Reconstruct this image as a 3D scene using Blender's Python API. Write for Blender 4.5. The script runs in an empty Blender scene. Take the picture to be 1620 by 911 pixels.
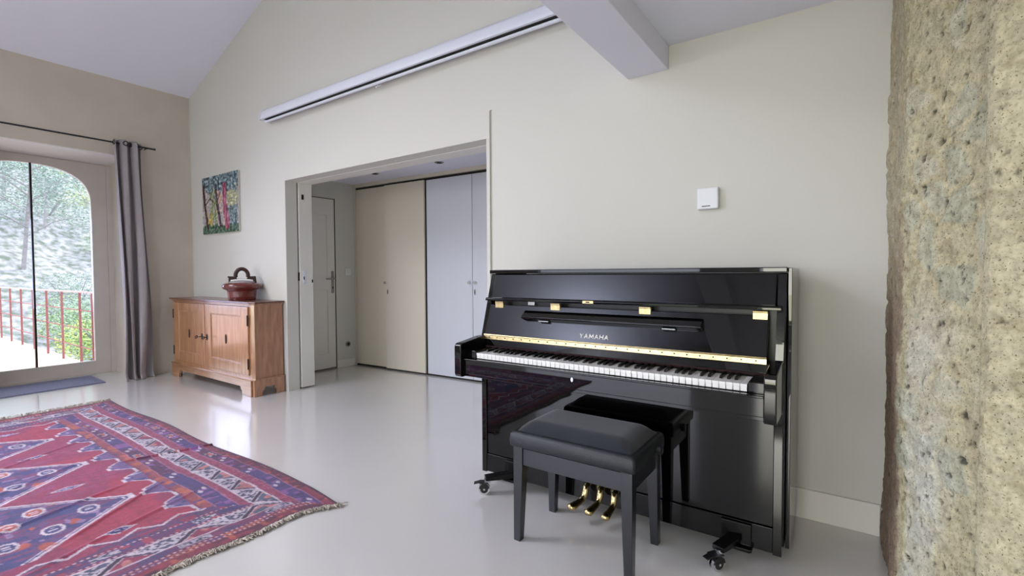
import bpy, bmesh, math, random
import numpy as np
from mathutils import Vector, Matrix, noise
PI = math.pi
S = bpy.context.scene
C = S.collection
rnd = random.Random(7)

# ---------------------------------------------------------------- camera
CX, CY, H = 810.0, 455.5, 1.12
_v1 = np.array([-284 - CX, 438.0 - CY]); _v2 = np.array([1335 - CX, 430.0 - CY])
FPX = math.sqrt(-(_v1 @ _v2))
_mx = np.array([_v1[0], _v1[1], FPX]); _mx /= np.linalg.norm(_mx)
_y = np.array([_v2[0], _v2[1], FPX]); _y /= np.linalg.norm(_y)
_x = -_mx; _z = np.cross(_x, _y)
R = np.stack([_x, _y, _z], 1)
cam = bpy.data.cameras.new('camera'); co = bpy.data.objects.new('camera', cam); C.objects.link(co)
cam.sensor_width = 36; cam.lens = FPX / 1620 * 36; cam.clip_start = 0.02; cam.clip_end = 300
rt, dn, fw = R[0], R[1], R[2]
co.matrix_world = Matrix(((rt[0], -dn[0], -fw[0], 0), (rt[1], -dn[1], -fw[1], 0), (rt[2], -dn[2], -fw[2], H), (0, 0, 0, 1)))
S.camera = co
S.view_settings.view_transform = 'Standard'; S.view_settings.look = 'None'
S.view_settings.gamma = 1; S.view_settings.use_curve_mapping = False
S.view_settings.exposure = 0.0

# ---------------------------------------------------------------- light
w = bpy.data.worlds.new('sky'); S.world = w; w.use_nodes = True
bg = w.node_tree.nodes['Background']; bg.inputs[0].default_value = (0.80, 0.84, 1.0, 1); bg.inputs[1].default_value = 4.2
def area(name, loc, direction, sx, sy, power, col, spread=180):
    l = bpy.data.lights.new(name, 'AREA'); l.shape = 'RECTANGLE'; l.size = sx; l.size_y = sy; l.energy = power; l.color = col
    l.spread = math.radians(spread)
    o = bpy.data.objects.new(name, l); C.objects.link(o); o.location = loc
    o.rotation_euler = Vector(direction).to_track_quat('-Z', 'Z').to_euler(); return o
sun = bpy.data.lights.new('sun', 'SUN'); sun.energy = 4.0; sun.angle = math.radians(1.2); sun.color = (1, .96, .88)
so = bpy.data.objects.new('sun', sun); C.objects.link(so); so.rotation_euler = Vector((0.25, -0.9, -1.0)).to_track_quat('-Z', 'Z').to_euler()
# daylight through the windows behind / left of the camera and through the arched door, then two added fill lamps
area('daylight_left_window', (-6.5, -1.9, 1.35), (1, 0.1, -0.45), 1.6, 2.0, 56, (0.82, 0.85, 1.0), 120)
area('daylight_rear_window', (-3.6, -4.3, 1.5), (0, 1, -.6), 3.0, 2.2, 8, (0.97, 0.97, 1.0), 110)
area('daylight_rear_window_right', (-0.4, -4.3, 1.3), (0.0, 1, -.1), 1.3, 1.9, 46, (1.0, 0.96, 0.74), 150)
area('daylight_arched_door', (-7.12, 1.28, 1.25), (1, 0.12, 0.05), 0.95, 2.1, 52, (0.50, 0.56, 1.0))
area('added_floor_fill', (-5.0, -0.6, 3.55), (0.45, 0.2, -1), 1.2, 1.6, 75, (0.90, 0.90, 1.0), 120)  # unseen lamp added to brighten the floor; the ceiling has no opening here
area('added_ceiling_fill', (-3.9, -4.15, 2.95), (-0.25, 0.3, 1), 2.8, 0.6, 165, (0.80, 0.84, 1.0), 120)  # unseen upward lamp added to brighten the sloping ceiling

# ---------------------------------------------------------------- materials
def lin(c):
    return tuple(((v / 255) / 12.92 if v / 255 <= .04045 else ((v / 255 + .055) / 1.055) ** 2.4) for v in c) + (1,)
def mat(name, col, rough=.5, metal=0, coat=0, spec=.5, noise_amt=0, noise_scale=8, bump=0, bump_scale=40, trans=0, stretch=(1, 1, 1), col2=None, coat_rough=.03):
    m = bpy.data.materials.new(name); m.use_nodes = True; n = m.node_tree.nodes; L = m.node_tree.links
    b = n['Principled BSDF']; c = lin(col)
    b.inputs['Base Color'].default_value = c; b.inputs['Roughness'].default_value = rough; b.inputs['Metallic'].default_value = metal
    b.inputs['Coat Weight'].default_value = coat; b.inputs['Coat Roughness'].default_value = coat_rough; b.inputs['Specular IOR Level'].default_value = spec
    tc = n.new('ShaderNodeTexCoord'); mp = n.new('ShaderNodeMapping'); mp.inputs['Scale'].default_value = stretch
    L.new(tc.outputs['Object'], mp.inputs[0])
    if noise_amt or col2:
        t = n.new('ShaderNodeTexNoise'); t.inputs['Scale'].default_value = noise_scale; t.inputs['Detail'].default_value = 5
        L.new(mp.outputs[0], t.inputs['Vector'])
        r = n.new('ShaderNodeValToRGB'); k = 1 - noise_amt
        c2 = lin(col2) if col2 else (c[0] * k, c[1] * k, c[2] * k, 1)
        r.color_ramp.elements[0].position = .35; r.color_ramp.elements[1].position = .65
        r.color_ramp.elements[0].color = c2; r.color_ramp.elements[1].color = c
        L.new(t.outputs['Fac'], r.inputs[0]); L.new(r.outputs[0], b.inputs['Base Color'])
    if bump:
        t = n.new('ShaderNodeTexNoise'); t.inputs['Scale'].default_value = bump_scale; t.inputs['Detail'].default_value = 4
        L.new(mp.outputs[0], t.inputs['Vector'])
        bp = n.new('ShaderNodeBump'); bp.inputs['Strength'].default_value = bump; bp.inputs['Distance'].default_value = .01
        L.new(t.outputs['Fac'], bp.inputs['Height']); L.new(bp.outputs[0], b.inputs['Normal'])
    return m
M = {}
M['wall'] = mat('wall_paint', (210, 209, 200), .75, noise_amt=.02, noise_scale=1.2, bump=.06, bump_scale=3)
M['wall_left'] = mat('wall_limewash', (206, 197, 182), .85, noise_amt=.08, noise_scale=2.5, bump=.12, bump_scale=6)
M['ceiling'] = mat('ceiling_paint', (228, 229, 240), .8)
M['joinery'] = mat('white_joinery', (228, 226, 218), .45)
M['wardrobe_cream'] = mat('cream_lacquer', (213, 206, 188), .5)
M['wardrobe'] = mat('white_lacquer', (206, 209, 217), .4)
M['frame_white'] = mat('door_frame_paint', (205, 198, 190), .55, noise_amt=.05, noise_scale=6)
M['dark_gap'] = mat('dark_gap', (38, 36, 32), .9)
M['grey_gap'] = mat('shadow_gap', (120, 118, 108), .9)
M['white_plastic'] = mat('white_plastic', (228, 231, 233), .35)
M['grey_metal'] = mat('brushed_steel', (150, 150, 150), .35, metal=1)
M['screen_case'] = mat('white_metal_case', (222, 225, 236), .4)
M['black_metal'] = mat('black_metal', (22, 22, 24), .45)
M['piano'] = mat('black_polyester', (5, 5, 6), .022, spec=.5)
M['piano_satin'] = mat('black_satin', (14, 14, 15), .35)
M['brass'] = mat('brass', (226, 204, 150), .28, metal=1, noise_amt=.25, noise_scale=60)
M['brass_pedal'] = mat('polished_brass', (190, 170, 124), .22, metal=1)
M['white_key'] = mat('white_key', (240, 240, 238), .15)
M['black_key'] = mat('black_key', (13, 13, 14), .25)
M['felt'] = mat('dark_felt', (40, 16, 18), .95)
M['letter'] = mat('inlaid_letter', (238, 236, 228), .4)
M['stool_wood'] = mat('black_lacquered_wood', (24, 26, 33), .30, coat=.4, coat_rough=.2)
M['leather'] = mat('black_vinyl', (28, 31, 37), .36, bump=.25, bump_scale=300)
M['velvet'] = mat('dark_velour', (27, 32, 43), .9, noise_amt=.35, noise_scale=14)
M['velvet'].node_tree.nodes['Principled BSDF'].inputs['Sheen Weight'].default_value = .25
M['caster_black'] = mat('black_enamel', (6, 6, 7), .25, spec=.3)
M['rubber'] = mat('black_rubber', (16, 16, 18), .5)
M['chrome'] = mat('chrome', (215, 218, 222), .12, metal=1)
M['oak'] = mat('honey_wood', (186, 138, 96), .30, col2=(160, 112, 74), noise_scale=5, stretch=(7, 7, .8), coat=1, coat_rough=.17, bump=.03, bump_scale=30)
M['oak_h'] = mat('honey_wood_horizontal', (180, 132, 94), .3, col2=(152, 106, 72), noise_scale=5, stretch=(.8, 9, 9), coat=1, coat_rough=.12)
M['oak_side'] = mat('walnut_side_wood', (184, 138, 106), .36, col2=(158, 114, 86), noise_scale=5, stretch=(5, 6, 1.0), coat=.3, coat_rough=.25)
M['oak_top'] = mat('dark_wood_top', (120, 78, 62), .3, col2=(96, 60, 48), noise_scale=5, stretch=(1, 9, 9), coat=.4, coat_rough=.15)
M['iron'] = mat('dark_iron', (46, 38, 34), .45, metal=.7)
M['glaze'] = mat('red_brown_glaze', (112, 46, 40), .22, noise_amt=.3, noise_scale=18, coat=.6, coat_rough=.08)
M['dark_wood'] = mat('dark_carved_wood', (62, 36, 30), .5, noise_amt=.4, noise_scale=60)
M['curtain'] = mat('grey_curtain', (158, 152, 154), .85, noise_amt=.06, noise_scale=20, bump=.15, bump_scale=500)
M['curtain'].node_tree.nodes['Principled BSDF'].inputs['Sheen Weight'].default_value = .3
M['mat'] = mat('doormat_rubber', (118, 120, 146), .8, noise_amt=.3, noise_scale=120, bump=.5, bump_scale=300)
M['terrace'] = mat('terracotta_terrace', (208, 168, 158), .8, noise_amt=.12, noise_scale=4)
M['rust'] = mat('rust_red_paint', (150, 92, 88), .6)
M['added_lawn'] = mat('added_lawn', (110, 124, 80), .95)
M['rail_top'] = mat('sunlit_tone_paint', (206, 178, 172), .6)  # sunlight on the top rail put into its paler colour
M['leaf'] = mat('leaf_green', (160, 184, 120), .6, col2=(126, 156, 108), noise_scale=2)
M['leaf_light'] = mat('leaf_lime', (216, 228, 112), .6, col2=(190, 210, 108), noise_scale=2)
M['leaf_dark'] = mat('leaf_blue_green', (160, 178, 164), .6, col2=(128, 148, 138), noise_scale=2)
M['bark'] = mat('bark', (156, 150, 152), .9, noise_amt=.3, noise_scale=12)
M['hill'] = mat('hillside_dry_grass', (166, 162, 168), .95, col2=(98, 106, 94), noise_scale=5)
M['stone_outside'] = mat('facade_render', (200, 192, 176), .9)
def floor_mat():
    m = mat('poured_resin_floor', (186, 183, 175), .16, spec=.5, coat=1, coat_rough=.12)
    n = m.node_tree.nodes; L = m.node_tree.links; b = n['Principled BSDF']
    tc = n.new('ShaderNodeTexCoord'); t = n.new('ShaderNodeTexNoise'); t.inputs['Scale'].default_value = 1.1; t.inputs['Detail'].default_value = 6
    L.new(tc.outputs['Object'], t.inputs['Vector'])
    r = n.new('ShaderNodeValToRGB'); r.color_ramp.elements[0].color = lin((206, 204, 200)); r.color_ramp.elements[1].color = lin((216, 214, 211))
    L.new(t.outputs['Fac'], r.inputs[0]); L.new(r.outputs[0], b.inputs['Base Color'])
    mr = n.new('ShaderNodeMapRange'); mr.inputs[3].default_value = .16; mr.inputs[4].default_value = .23
    L.new(t.outputs['Fac'], mr.inputs[0]); L.new(mr.outputs[0], b.inputs['Roughness'])
    return m
M['floor'] = floor_mat()
def glass_mat():
    m = bpy.data.materials.new('window_glass'); m.use_nodes = True; n = m.node_tree.nodes; L = m.node_tree.links
    n.remove(n['Principled BSDF']); o = n['Material Output']
    t = n.new('ShaderNodeBsdfTransparent'); t.inputs[0].default_value = (.93, .96, .95, 1); g = n.new('ShaderNodeBsdfGlossy'); g.inputs['Roughness'].default_value = .02
    f = n.new('ShaderNodeFresnel'); f.inputs[0].default_value = 1.45; x = n.new('ShaderNodeMixShader')
    L.new(f.outputs[0], x.inputs[0]); L.new(t.outputs[0], x.inputs[1]); L.new(g.outputs[0], x.inputs[2]); L.new(x.outputs[0], o.inputs[0]); return m
M['glass'] = glass_mat()
for k_ in ('oak', 'oak_h', 'oak_side', 'oak_top'): M[k_].node_tree.nodes['Principled BSDF'].inputs['Coat IOR'].default_value = 1.9
def vcol_mat(name, rough, bump=0, bscale=400, sheen=0):
    m = bpy.data.materials.new(name); m.use_nodes = True; n = m.node_tree.nodes; L = m.node_tree.links; b = n['Principled BSDF']
    a = n.new('ShaderNodeVertexColor'); a.layer_name = 'col'; L.new(a.outputs[0], b.inputs['Base Color']); b.inputs['Roughness'].default_value = rough
    b.inputs['Sheen Weight'].default_value = sheen; b.inputs['Specular IOR Level'].default_value = .25
    if bump:
        tc = n.new('ShaderNodeTexCoord'); t = n.new('ShaderNodeTexNoise'); t.inputs['Scale'].default_value = bscale; L.new(tc.outputs['Object'], t.inputs['Vector'])
        bp = n.new('ShaderNodeBump'); bp.inputs['Strength'].default_value = bump; bp.inputs['Distance'].default_value = .004
        L.new(t.outputs['Fac'], bp.inputs['Height']); L.new(bp.outputs[0], b.inputs['Normal'])
    return m
def mottle(m, sc1, sc2, lo):
    n = m.node_tree.nodes; L = m.node_tree.links; b = n['Principled BSDF']; src = b.inputs['Base Color'].links[0].from_socket
    tc = n.new('ShaderNodeTexCoord'); prev = src
    for sc, a, lo_ in ((sc1, .42, lo), (sc2, .40, lo - .12)):
        t = n.new('ShaderNodeTexNoise'); t.inputs['Scale'].default_value = sc; t.inputs['Detail'].default_value = 6; t.inputs['Roughness'].default_value = .7
        L.new(tc.outputs['Object'], t.inputs['Vector'])
        r = n.new('ShaderNodeValToRGB'); r.color_ramp.elements[0].position = a - .08; r.color_ramp.elements[1].position = a + .10
        r.color_ramp.elements[0].color = (lo_, lo_ * .96, lo_ * .88, 1); r.color_ramp.elements[1].color = (1.06, 1.06, 1.05, 1)
        x = n.new('ShaderNodeMix'); x.data_type = 'RGBA'; x.blend_type = 'MULTIPLY'; x.inputs[0].default_value = 1
        L.new(t.outputs['Fac'], r.inputs[0]); L.new(prev, x.inputs[6]); L.new(r.outputs[0], x.inputs[7]); prev = x.outputs[2]
    t = n.new('ShaderNodeTexNoise'); t.inputs['Scale'].default_value = 210; t.inputs['Detail'].default_value = 2
    L.new(tc.outputs['Object'], t.inputs['Vector'])
    r = n.new('ShaderNodeValToRGB'); r.color_ramp.elements[0].position = .30; r.color_ramp.elements[1].position = .37
    r.color_ramp.elements[0].color = (.25, .22, .18, 1); r.color_ramp.elements[1].color = (1, 1, 1, 1)
    x = n.new('ShaderNodeMix'); x.data_type = 'RGBA'; x.blend_type = 'MULTIPLY'; x.inputs[0].default_value = 1
    L.new(t.outputs['Fac'], r.inputs[0]); L.new(prev, x.inputs[6]); L.new(r.outputs[0], x.inputs[7]); prev = x.outputs[2]
    L.new(prev, b.inputs['Base Color'])
M['rug'] = vcol_mat('woven_wool_pile', .95, .6, 500, .28)
M['rug'].node_tree.nodes['Principled BSDF'].inputs['Sheen Tint'].default_value = (.75, .75, 1, 1)
M['fringe'] = mat('undyed_fringe', (206, 196, 184), .95, noise_amt=.5, noise_scale=40)
M['canvas_paint'] = vcol_mat('oil_paint', .5, .4, 90)
M['canvas_edge'] = mat('canvas_edge', (200, 198, 190), .8)
M['stone'] = vcol_mat('rubble_stone', .92, .45, 120); mottle(M['stone'], 16, 110, .80)

# ---------------------------------------------------------------- mesh helpers
class MB:
    def __init__(s): s.v = []; s.f = []
    def add(s, vs, fs):
        o = len(s.v); s.v += [tuple(v) for v in vs]; s.f += [tuple(i + o for i in f) for f in fs]; return s
    def box(s, x0, x1, y0, y1, z0, z1):
        return s.add([(x0, y0, z0), (x1, y0, z0), (x1, y1, z0), (x0, y1, z0), (x0, y0, z1), (x1, y0, z1), (x1, y1, z1), (x0, y1, z1)],
                     [(0, 3, 2, 1), (4, 5, 6, 7), (0, 1, 5, 4), (1, 2, 6, 5), (2, 3, 7, 6), (3, 0, 4, 7)])
    def hexa(s, b, t):   # four bottom, four top points
        return s.add(list(b) + list(t), [(0, 3, 2, 1), (4, 5, 6, 7), (0, 1, 5, 4), (1, 2, 6, 5), (2, 3, 7, 6), (3, 0, 4, 7)])
    def prism(s, pts, axis, a, b):  # closed polygon in the plane normal to axis, extruded a..b
        def p(u, v, w): return {'x': (w, u, v), 'y': (u, w, v), 'z': (u, v, w)}[axis]
        n = len(pts)
        return s.add([p(u, v, a) for u, v in pts] + [p(u, v, b) for u, v in pts],
                     [tuple(range(n)), tuple(range(2 * n - 1, n - 1, -1))] + [(i, i + n, (i + 1) % n + n, (i + 1) % n) for i in range(n)])
    def tube(s, path, r, seg=12, cap=True, sx=1, sy=1):
        path = [Vector(p) for p in path]; n = len(path); rs = r if isinstance(r, (list, tuple)) else [r] * n
        rings = []; up = None
        for i, p in enumerate(path):
            d = (path[min(i + 1, n - 1)] - path[max(i - 1, 0)]).normalized()
            if up is None:
                up = Vector((0, 0, 1)) if abs(d.z) < .9 else Vector((1, 0, 0))
            a = d.cross(up).normalized(); b = a.cross(d).normalized(); up = b
            rings.append([p + rs[i] * (sx * math.cos(2 * PI * k / seg) * a + sy * math.sin(2 * PI * k / seg) * b) for k in range(seg)])
        vs = [v for g in rings for v in g]; fs = []
        for i in range(n - 1):
            for k in range(seg):
                fs.append((i * seg + k, i * seg + (k + 1) % seg, (i + 1) * seg + (k + 1) % seg, (i + 1) * seg + k))
        if cap: fs += [tuple(range(seg - 1, -1, -1)), tuple((n - 1) * seg + k for k in range(seg))]
        return s.add(vs, fs)
    def lathe(s, prof, c, seg=40, sx=1, sy=1):
        vs = []; fs = []; n = len(prof)
        for r, z in prof:
            for k in range(seg): vs.append((c[0] + sx * r * math.cos(2 * PI * k / seg), c[1] + sy * r * math.sin(2 * PI * k / seg), c[2] + z))
        for i in range(n - 1):
            for k in range(seg): fs.append((i * seg + k, i * seg + (k + 1) % seg, (i + 1) * seg + (k + 1) % seg, (i + 1) * seg + k))
        fs += [tuple(range(seg - 1, -1, -1)), tuple((n - 1) * seg + k for k in range(seg))]
        return s.add(vs, fs)
    def grid(s, nu, nv, fn):
        vs = [fn(i / (nu - 1), j / (nv - 1)) for j in range(nv) for i in range(nu)]
        fs = [(j * nu + i, j * nu + i + 1, (j + 1) * nu + i + 1, (j + 1) * nu + i) for j in range(nv - 1) for i in range(nu - 1)]
        return s.add(vs, fs)
    def build(s, name, m, parent=None, bevel=0, smooth=False, seg=2, recalc=True, sub=0):
        me = bpy.data.meshes.new(name)
        off = parent_offset(parent)
        me.from_pydata([(v[0] - off[0], v[1] - off[1], v[2] - off[2]) for v in s.v], [], s.f)
        if recalc:
            bm = bmesh.new(); bm.from_mesh(me); bmesh.ops.recalc_face_normals(bm, faces=bm.faces); bm.to_mesh(me); bm.free()
        o = bpy.data.objects.new(name, me); C.objects.link(o); me.materials.append(m)
        if parent: o.parent = parent
        if bevel:
            b = o.modifiers.new('bevel', 'BEVEL'); b.width = bevel; b.segments = seg; b.limit_method = 'ANGLE'; b.angle_limit = math.radians(35); b.harden_normals = True
        if sub:
            b = o.modifiers.new('sub', 'SUBSURF'); b.levels = sub; b.render_levels = sub
        if smooth or bevel or sub:
            for p in me.polygons: p.use_smooth = True
            if not sub and not smooth:
                try:
                    bm = bmesh.new(); bm.from_mesh(me)
                    for e in bm.edges:
                        if len(e.link_faces) == 2 and e.calc_face_angle(0) > math.radians(35) and not bevel: e.smooth = False
                    bm.to_mesh(me); bm.free()
                except Exception: pass
            if bevel:
                pass
            elif smooth == 'auto':
                bm = bmesh.new(); bm.from_mesh(me)
                for e in bm.edges:
                    if len(e.link_faces) == 2 and e.calc_face_angle(0) > math.radians(40): e.smooth = False
                bm.to_mesh(me); bm.free()
        return o
def parent_offset(p):
    t = Vector((0, 0, 0))
    while p is not None:
        t += Vector(p.location); p = p.parent
    return t
def tag(o, label, cat, group=None, kind=None):
    o['label'] = label; o['category'] = cat
    if group: o['group'] = group
    if kind: o['kind'] = kind
    return o
def thing(name, loc, label, cat, group=None):
    o = bpy.data.objects.new(name, None); C.objects.link(o); o.location = loc; o.empty_display_size = .1
    return tag(o, label, cat, group)
def struct(o, label=None, cat=None):
    o['kind'] = 'structure'
    if label: o['label'] = label
    if cat: o['category'] = cat
    return o
def copy_tree(o, parent=None):
    c = o.copy(); C.objects.link(c); c.parent = parent
    for ch in list(o.children): copy_tree(ch, c)
    return c

# ---------------------------------------------------------------- setting
D = 2.53; XL = -6.37; XG = -7.0; YR = -4.25; XR = 0.95
def ceil_z(x): return 3.198 + (x - XL) * .36
struct(MB().box(XG - .2, 1.6, YR - .4, 4.3, -.12, 0).build('floor', M['floor']), 'glossy pale grey poured floor', 'floor')
# back wall (with the wide opening): left part, part over the opening, right part
OL, OR, OH = -4.365, -1.952, 2.01
m = MB()
m.prism([(XL - .3, 0), (OL, 0), (OL, OH), (-1.925, OH), (-1.925, 2.19), (-1.905, 2.19), (-1.905, 0), (1.6, 0), (1.6, ceil_z(1.6)), (XL - .3, ceil_z(XL - .3))], 'y', D, D + .115)
struct(m.build('wall_back', M['wall']), 'off white painted wall behind the piano', 'wall')
# casing boards round the opening
m = MB().box(OL, -1.925, D - .0025, D + .0005, OH + .001, 2.186).box(OR, -1.925, D - .0025, D + .26, 0, OH)
m.box(-1.925, -1.905, D + .012, D + .1, 0, 2.19)
struct(m.build('trim_1', M['wall']), 'white casing board round the wide opening', 'trim')
m = MB().box(OL, OR, D + .119, D + .15, OH - .004, OH + .03).box(OL, OR, D + .155, D + .27, OH, OH + .20)
struct(m.build('trim_2', M['joinery']), 'white sliding door track under the lintel', 'trim')
# sliding leaf pushed back into the wall, only its edge in view
pd = struct(MB().box(-5.05, OL + .01, 2.662, 2.80, .012, OH + .05).build('door_2', M['joinery'], bevel=.003), 'white pocket door leaf slid into the wall', 'door')
def part(o, parent): return o
hh = MB().box(OL + .009, OL + .013, 2.69, 2.715, 1.03, 1.16).build('keyhole_plate', M['chrome'], pd, bevel=.001)
MB().box(OL + .012, OL + .0145, 2.698, 2.707, 1.07, 1.10).build('keyhole', M['dark_gap'], hh)
MB().box(OL + .009, OL + .0135, 2.69, 2.712, 1.85, 1.90).build('latch_plate', M['iron'], pd, bevel=.001)
MB().box(OL + .009, OL + .016, 2.785, 2.797, 1.04, 1.07).build('finger_pull', M['iron'], pd, bevel=.002)
MB().box(OL - .4, OL + .004, 2.645, 2.662, 1.06, 1.14).build('edge_latch', M['iron'], pd)
# passage behind the opening
NX = -4.96
def nook_y(x): return 3.735 + (x - NX) * .05
m = MB().box(NX - .15, NX, D + .115, 2.755, 0, 2.5).box(NX - .15, NX, 3.485, 4.1, 0, 2.5).box(NX - .15, NX, 2.755, 3.485, 2.01, 2.5)
struct(m.build('wall_passage_left', M['wall']))
struct(MB().hexa([(NX, 4.02, 0), (-1.0, 4.2, 0), (-1.0, 4.3, 0), (NX, 4.3, 0)], [(NX, 4.02, 2.5), (-1.0, 4.2, 2.5), (-1.0, 4.3, 2.5), (NX, 4.3, 2.5)]).build('wall_passage_back', M['wall']))
struct(MB().box(-1.1, -1.0, D + .27, 4.2, 0, 2.5).build('wall_passage_right', M['wall']))
struct(MB().box(NX - .15, -1.0, D + .115, 4.3, 2.215, 2.5).build('ceiling_passage', M['ceiling']), 'low white ceiling of the passage', 'ceiling')
struct(MB().box(NX, NX + .012, 3.485, 3.73, 0, .09).build('baseboard_passage', M['joinery'], bevel=.002))
# passage door
pdoor = struct(MB().box(NX - .05, NX - .006, 2.765, 3.478, .02, 2.0).build('door_3', M['joinery'], bevel=.002), 'white panelled passage door with lever handle', 'door')
for z0, z1 in ((.19, .94), (1.09, 1.82)):
    q = MB(); y0, y1 = 2.86, 3.385; t = .012; X0, X1 = NX - .006, NX + .002
    q.box(X0, X1, y0, y0 + t, z0, z1).box(X0, X1, y1 - t, y1, z0, z1).box(X0, X1, y0 + t, y1 - t, z0, z0 + t).box(X0, X1, y0 + t, y1 - t, z1 - t, z1)
    q.build('panel_moulding', M['joinery'], pdoor, bevel=.003)
q = MB().box(NX - .006, NX, 3.425, 3.46, .90, 1.16).build('handle_plate', M['grey_metal'], pdoor, bevel=.003)
MB().tube([(NX, 3.443, 1.07), (NX + .045, 3.443, 1.07), (NX + .05, 3.42, 1.07), (NX + .05, 3.325, 1.068)], .0085, 10).build('lever', M['grey_metal'], q, smooth=True)
MB().box(NX - .005, NX + .001, 3.437, 3.449, .95, .975).build('keyhole', M['dark_gap'], q)
struct(MB().box(NX - .06, NX + .006, 3.479, 3.484, 0, 2.012).box(NX - .06, NX + .001, 2.765, 3.484, 2.002, 2.008).box(NX - .06, NX - .02, 2.765, 3.484, 0.0, .02).build('trim_3', M['grey_gap']))
# light switch and wall outlet
t = thing('light_switch', (NX, 3.655, 1.15), 'small white light switch beside the passage door', 'light switch')
f = MB().box(NX, NX + .009, 3.615, 3.695, 1.11, 1.19).build('plate', M['white_plastic'], t, bevel=.003)
MB().box(NX + .009, NX + .013, 3.632, 3.678, 1.127, 1.173).build('rocker', M['joinery'], t, bevel=.002)
t = thing('wall_socket', (NX, 3.64, .27), 'round metal wall socket low on the passage wall', 'socket')
MB().tube([(NX, 3.64, .272), (NX + .008, 3.64, .272)], .034, 24).build('plate', M['grey_metal'], t, smooth='auto')
MB().tube([(NX + .008, 3.64, .272), (NX + .013, 3.64, .272)], .019, 20).build('socket_well', M['dark_gap'], t, smooth='auto')
# wardrobe: four tall panels
def ward_panel(x0, x1, z0, z1, dy, m, label, name='wardrobe_door'):
    t = thing(name, (x0, nook_y(x0) + dy, 0), label, 'wardrobe door', 'tall wardrobe doors at the back of the passage')
    MB().hexa([(x0, nook_y(x0) + dy, z0), (x1, nook_y(x1) + dy, z0), (x1, nook_y(x1) + dy + .022, z0), (x0, nook_y(x0) + dy + .022, z0)],
              [(x0, nook_y(x0) + dy, z1), (x1, nook_y(x1) + dy, z1), (x1, nook_y(x1) + dy + .022, z1), (x0, nook_y(x0) + dy + .022, z1)]).build('door_panel', m, t, bevel=.002)
    return t
def key_plate(t, x, z, dy, hole=True):
    y = nook_y(x) + dy
    k = MB().box(x - .010, x + .010, y - .003, y, z - .028, z + .028).build('keyhole_plate', M['grey_metal'], t, bevel=.0015)
    MB().box(x - .004, x + .004, y - .0045, y - .003, z - .014, z + .010).build('keyhole', M['dark_gap'], k)
def knob(t, x, z, dy):
    y = nook_y(x) + dy
    MB().tube([(x, y, z), (x, y - .012, z), (x, y - .014, z), (x, y - .026, z)], [.008, .008, .017, .015], 16).build('knob', M['chrome'], t, smooth='auto')
a = ward_panel(-4.935, -4.40, .02, 2.150, .03, M['wardrobe_cream'], 'cream wardrobe door, leftmost and set back, beside passage wall')
b = ward_panel(-4.41, -3.80, .018, 2.150, .0, M['wardrobe_cream'], 'cream wardrobe door standing proud, second from the left')
key_plate(b, -4.372, .915, 0); knob(b, -4.395, 1.02, 0)
c_ = ward_panel(-3.775, -3.157, .018, 2.145, .012, M['wardrobe'], 'white wardrobe door, left one of the pair with two knobs')
knob(c_, -3.19, 1.028, .012)
d_ = ward_panel(-3.151, -2.53, .018, 2.145, .012, M['wardrobe'], 'white wardrobe door with keyhole plate, partly behind the piano')
knob(d_, -3.118, 1.028, .012); key_plate(d_, -3.125, .93, .012)
struct(MB().hexa([(-2.524, nook_y(-2.524) + .012, .018), (-1.1, nook_y(-1.1) + .012, .018), (-1.1, nook_y(-1.1) + .034, .018), (-2.524, nook_y(-2.524) + .034, .018)], [(-2.524, nook_y(-2.524) + .012, 2.145), (-1.1, nook_y(-1.1) + .012, 2.145), (-1.1, nook_y(-1.1) + .034, 2.145), (-2.524, nook_y(-2.524) + .034, 2.145)]).build('unseen_wardrobe_panel', M['wardrobe']))  # unseen continuation of the wardrobe front
m = MB()
for x0, x1, z0, z1, dy in ((NX, -1.1, 0, .018, .02), (NX, -1.1, 2.15, 2.175, .035)):
    m.hexa([(x0, nook_y(x0) + dy, z0), (x1, nook_y(x1) + dy, z0), (x1, nook_y(x1) + dy + .3, z0), (x0, nook_y(x0) + dy + .3, z0)],
           [(x0, nook_y(x0) + dy, z1), (x1, nook_y(x1) + dy, z1), (x1, nook_y(x1) + dy + .3, z1), (x0, nook_y(x0) + dy + .3, z1)])
m.box(-4.4, -1.1, 3.93, 3.94, 0, 2.2)
struct(m.build('trim_4', M['dark_gap']))
x0, x1 = NX, -1.1
m = MB().hexa([(x0, nook_y(x0) + .005, 2.175), (x1, nook_y(x1) + .005, 2.175), (x1, nook_y(x1) + .3, 2.175), (x0, nook_y(x0) + .3, 2.175)],
           [(x0, nook_y(x0) + .005, 2.216), (x1, nook_y(x1) + .005, 2.216), (x1, nook_y(x1) + .3, 2.216), (x0, nook_y(x0) + .3, 2.216)])
m.box(NX, NX + .022, nook_y(NX) + .02, nook_y(NX) + .06, 0, 2.175)
struct(m.build('trim_5', M['wardrobe_cream']))
# downlights
def downlight(x, y, label):
    z = 2.2149
    t = thing('downlight', (x, y, z), label, 'ceiling light', 'recessed spotlights in the passage ceiling')
    prof = [(.030, 0), (.044, 0), (.046, -.003), (.043, -.006), (.032, -.005)]
    vs = MB(); seg = 28
    vs.lathe([(.046, 0), (.046, -.003), (.042, -.006), (.034, -.006), (.030, -.002)], (x, y, z), seg)
    vs.build('ring', M['grey_metal'], t, smooth='auto')
    MB().lathe([(.024, -.004), (.027, -.0075), (.001, -.0085)], (x, y, z), 24).build('lens', M['dark_gap'], t, smooth=True)
downlight(-4.206, 3.463, 'recessed spotlight in the passage ceiling, nearest the panelled door')
downlight(-3.331, 3.31, 'recessed spotlight, the one nearest the lintel of the opening')
downlight(-3.281, 3.49, 'recessed spotlight nearest the wardrobe doors, right of the others')

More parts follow.
